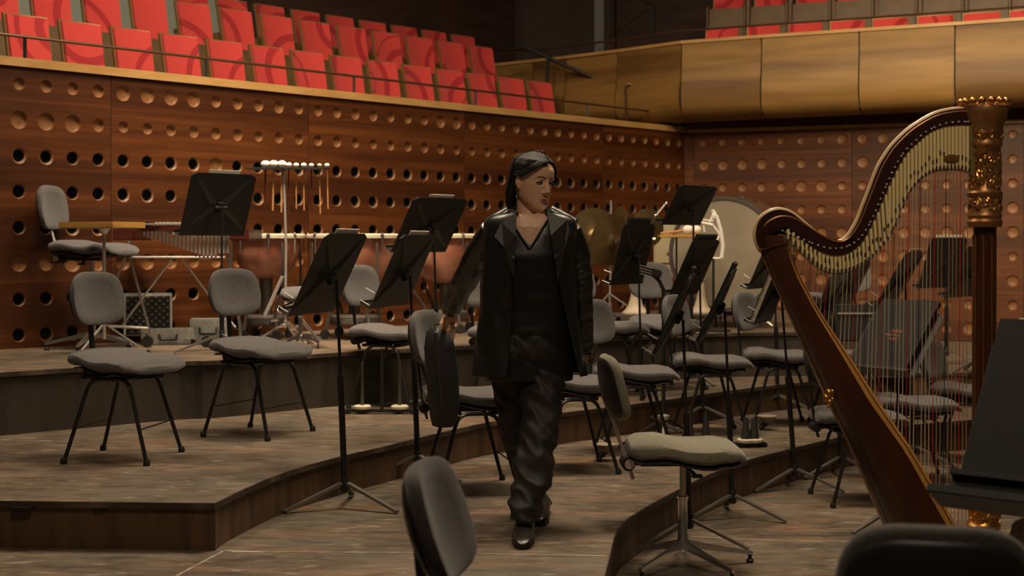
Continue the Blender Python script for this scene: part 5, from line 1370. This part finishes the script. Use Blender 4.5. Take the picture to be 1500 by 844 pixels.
# a lock resting behind the near ear down to the collar
for i in range(16):
    t = i/15; hb.tube([h3(-.076 - .004*t, -.02 - .03*t, .10), h3(-.080, -.028 - .03*t, .05), h3(-.074 + .006*t, -.030 - .02*t, .0), h3(-.060 + .012*t, -.020 - .02*t, -.045 + .01*t)], [.006, .008, .007, .002], 6)
hb.build('hair', M['hair'], wo)

# blouse
BLS = [(326, 777, 50, .082), (345, 777, 57, .100), (375, 777, 57, .118), (410, 778, 55, .118), (450, 778, 54, .112), (500, 777, 58, .122), (530, 777, 61, .128), (556, 776, 62, .126)]
bl_ = MB(); rings = []
for y in range(322, 557, 6):
    cx, hw_, d = wtab(BLS, y) if y > 326 else (777, 50, .082)
    a_, rg = ring_px(cx, y, hw_, d, 48), []
    for p in a_:
        q = p.copy()
        # neckline V: front vertices above the V line are dropped to it
        if q.y < 0.0:
            xpx = (q.x + wo.location.x)*F/WY0 + HX; vy = 362 - abs(xpx - 775)*1.55
            zl = P(0, max(vy, 312)).z
            if q.z > zl: q.z = zl; 
        else:
            zl = P(0, 316).z; q.z = min(q.z, zl)
        rg.append(q)
    rings.append(rg)
bl_.loft(rings, cap=False); bo = bl_.build('blouse', M['blouse'], wo)
for v in bo.data.vertices:
    c_ = v.co; k = noise.noise(Vector((c_.x*9, c_.y*4, c_.z*26))) ; v.co = c_ + Vector((c_.x, c_.y, 0)).normalized()*(.006 + .007*k*(1 if c_.z < 1.2 else .4))
bo.modifiers.new('solid', 'SOLIDIFY').thickness = .003
# V placket folds
q = MB(); 
for sx in (-1, 1): q.tube([P(775 + sx*27, 322, WY0-.085), P(775 + sx*15, 342, WY0-.110), P(775.5 + sx*1, 364, WY0-.124)], [.004, .0045, .004], 7)
q.build('neckline', M['blouse'], wo)

# jacket body: open shell
JK = [(312, 777, 44, .070), (318, 777, 62, .085), (326, 777, 67, .098), (350, 777, 69, .118), (400, 775, 68, .132), (450, 774, 70, .135), (500, 774, 77, .150), (548, 777, 84, .165)]
INL = [(312, 757), (330, 754), (360, 752), (400, 750), (450, 750), (500, 747), (548, 742)]
INR = [(312, 803), (330, 806), (360, 811), (412, 817), (465, 829), (532, 846), (548, 849)]
jb = MB(); rings = []
ys = [312, 316, 321] + list(range(327, 549, 5)) + [549]
NJ = 64
for y in ys:
    cx, hw_, d = wtab(JK, y); xl = wtab(INL, y)[0]; xr = wtab(INR, y)[0]; out, inn = [], []
    al = math.asin(max(-1, min(1, (xl-cx)/hw_))); ar = math.asin(max(-1, min(1, (xr-cx)/hw_)))   # angle from the front
    for j in range(NJ):
        t = ar + (2*PI - (ar - al))*j/(NJ-1)     # from right edge, round the back, to the left edge
        s_, c_ = math.sin(t), math.cos(t); e = 2.2
        x = hw_*math.copysign(abs(s_)**(2/e), s_) if False else hw_*s_; yy = -d*math.copysign(abs(c_)**(2/2.5), c_)
        p = P(cx + x, y) + Vector((0, yy, 0))
        fold = .010*noise.noise(Vector((t*2.3, y*.012, 0))) + .006*noise.noise(Vector((t*5, y*.03, 7))) if y > 340 else .003*noise.noise(Vector((t*4, y*.1, 2)))
        n3 = Vector((s_, -c_, 0)); out.append(p + n3*(.004 + fold)); inn.append(p + n3*(-.004 + fold))
    rings.append(out + inn[::-1])
jb.loft(rings); jk = jb.build('jacket', M['satin'], wo)
# shoulder yoke closing the top
sy_ = MB()
for sx, sh in ((-1, P(716, 327, WY0+.02)), (1, P(841, 328, WY0+.02))):
    a = P(777 + sx*27, 308, WY0+.03)
    sy_.tube([a, a.lerp(sh, .5) + Vector((0, 0, -.004)), sh + Vector((0, 0, -.012))], [.028, .034, .040], 16)
sleeves = MB()
def sleeve(pts, rs, seed, amp=.010):
    cp = catmull(pts, 9); n = len(cp); rr = []
    for i in range(n):
        t = i/(n-1)*(len(rs)-1); k = int(min(t, len(rs)-2)); r_ = rs[k] + (rs[k+1]-rs[k])*(t-k); rr.append(r_)
    sleeves.tube(cp, rr, 22)
sleeve([P(720, 334, WY0+.02), P(703, 366, 6.45), P(686, 402, 6.55), P(670, 432, 6.68), P(660, 455, 6.79)], [.050, .060, .058, .054, .043], 1)
sleeve([P(836, 334, WY0+.02), P(846, 372, 6.40), P(851, 420, 6.42), P(853, 470, 6.44), P(855, 518, 6.46)], [.048, .058, .053, .049, .044], 2)
for rset in (sy_,): sleeves.v and None
b0 = len(sleeves.v); sleeves.v += sy_.v; sleeves.f += [[i + b0 for i in f] for f in sy_.f]; sleeves.m += sy_.m
def slv(co, nn):
    k = noise.noise(Vector((co.x*7 + co.z*3, co.y*5, co.z*19 - co.x*9))); k2 = noise.noise(Vector((co.x*30, co.y*22, co.z*55 + 5)))
    r_ = 1 - abs(k)*2.2
    return co + nn*((.0042*r_ + .0012*k2)*min(1, max(.15, (1.28 - co.z)/.12)) - .001)
remeshed(sleeves, 'sleeves', M['satin'], wo, .007, slv, 2)
# lapels
def flap(pts, d, name, m, th=.004):
    q = MB(); a = [P(x, y, WY0 - dd) for x, y, dd in pts]
    q.loft([[p for p in a], [p + Vector((0, -th, 0)) for p in a]]); return q.build(name, m, wo, smooth=False)
flap([(801, 309, .075), (831, 322, .080), (834, 338, .092), (827, 366, .108), (817, 414, .128), (812, 380, .136), (807, 345, .124)], 0, 'lapel', M['lapel'])
flap([(757, 312, .080), (735, 326, .086), (724, 346, .100), (738, 362, .120), (745, 386, .132), (753, 408, .140), (754, 380, .140), (755, 345, .126)], 0, 'lapel', M['lapel'])
# collar behind the neck
q = MB(); q.tube([P(757, 314, WY0-.07), P(748, 309, WY0-.01), P(757, 304, WY0+.06), P(777, 302, WY0+.085), P(795, 304, WY0+.06), P(804, 308, WY0-.01), P(802, 312, WY0-.07)], [.010, .014, .017, .017, .017, .014, .010], 8); q.build('collar', M['lapel'], wo)

# trousers
tr = MB()
def leg_loft(tab):
    rings = []
    for y, cx, hw_, Y, d in tab: rings.append(super_ring(P(cx, y, Y), Vector((1, 0, 0)), Vector((0, 1, 0)), hw_/F*Y, d, 2.2, 28))
    tr.loft(rings)
def fine(tab, n=26):
    y0, y1 = tab[0][0], tab[-1][0]; return [(y0 + (y1-y0)*i/(n-1),) + wtab(tab, y0 + (y1-y0)*i/(n-1)) for i in range(n)]
leg_loft(fine([(505, 797, 30, 6.36, .11), (560, 796, 31, 6.32, .115), (600, 793, 31, 6.27, .105), (640, 788, 28, 6.21, .092), (680, 782, 29, 6.16, .092), (715, 777, 29, 6.12, .095), (745, 769, 26, 6.08, .092), (762, 768, 24, 6.06, .086)]))
leg_loft(fine([(505, 753, 31, 6.38, .11), (560, 750, 28, 6.41, .11), (600, 751, 24, 6.44, .10), (640, 758, 21, 6.48, .085), (680, 768, 20, 6.54, .08), (715, 779, 21, 6.60, .08), (738, 789, 18, 6.64, .08)]))
tr.loft([ring_px(775, 488, 54, .125), ring_px(775, 510, 58, .135), ring_px(774, 540, 57, .125), ring_px(774, 556, 46, .10)])
def trf(co, nn):
    k = noise.noise(Vector((co.x*9, co.y*6, co.z*13 + co.x*10))); k2 = noise.noise(Vector((co.x*17 + 3, co.y*9, co.z*22 - co.x*14)))
    amp = 1.0 if co.z < .75 else .5
    return co + nn*amp*(.012*(1 - abs(k)*2.6) + .004*k2 - .005)
remeshed(tr, 'trousers', M['trouser'], wo, .008, trf, 2)
# shoes
def shoe(heel, toe, w_, lift, name):
    heel = Vector(heel); toe = Vector(toe); d = (toe-heel); L_ = d.length; d.normalize(); sd = Vector((-d.y, d.x, 0)); q = MB(); rings = []
    for t, ww, h_ in ((0, .55, .055), (.06, .85, .075), (.25, .9, .075), (.5, .95, .062), (.72, 1.05, .048), (.88, .9, .036), (.97, .6, .026), (1.0, .25, .016)):
        c = heel + d*L_*t; rings.append([c + sd*w_*ww*math.cos(a) + Vector((0, 0, .008 + h_*.5 + h_*.5*math.sin(a))) for a in [2*PI*k/16 for k in range(16)]])
    q.loft(rings); o = q.build(name, M['shoe'], wo)
    q = MB(); q.loft([[heel + d*L_*t + sd*w_*ww*s_ + Vector((0, 0, zz)) for s_, zz in ((-1, 0), (1, 0), (1, .012), (-1, .012))] for t, ww in ((0, .7), (.3, .85), (.7, 1.0), (.93, .7), (.99, .3))]); q.build('sole', M['black'], o, smooth=False)
    return o
hl = G(770, 778, L1) - wo.location; te = G(765, 806, L1) - wo.location
shoe(hl + Vector((0, .03, 0)), te, .047, 0, 'shoe')
hl = G(796, 752, L1) - wo.location; te = G(788, 772, L1) - wo.location
shoe(hl, te, .042, 0, 'shoe')
tag(wo, 'woman with a black bob in an open black suit walking, hand on a chair back', 'person')
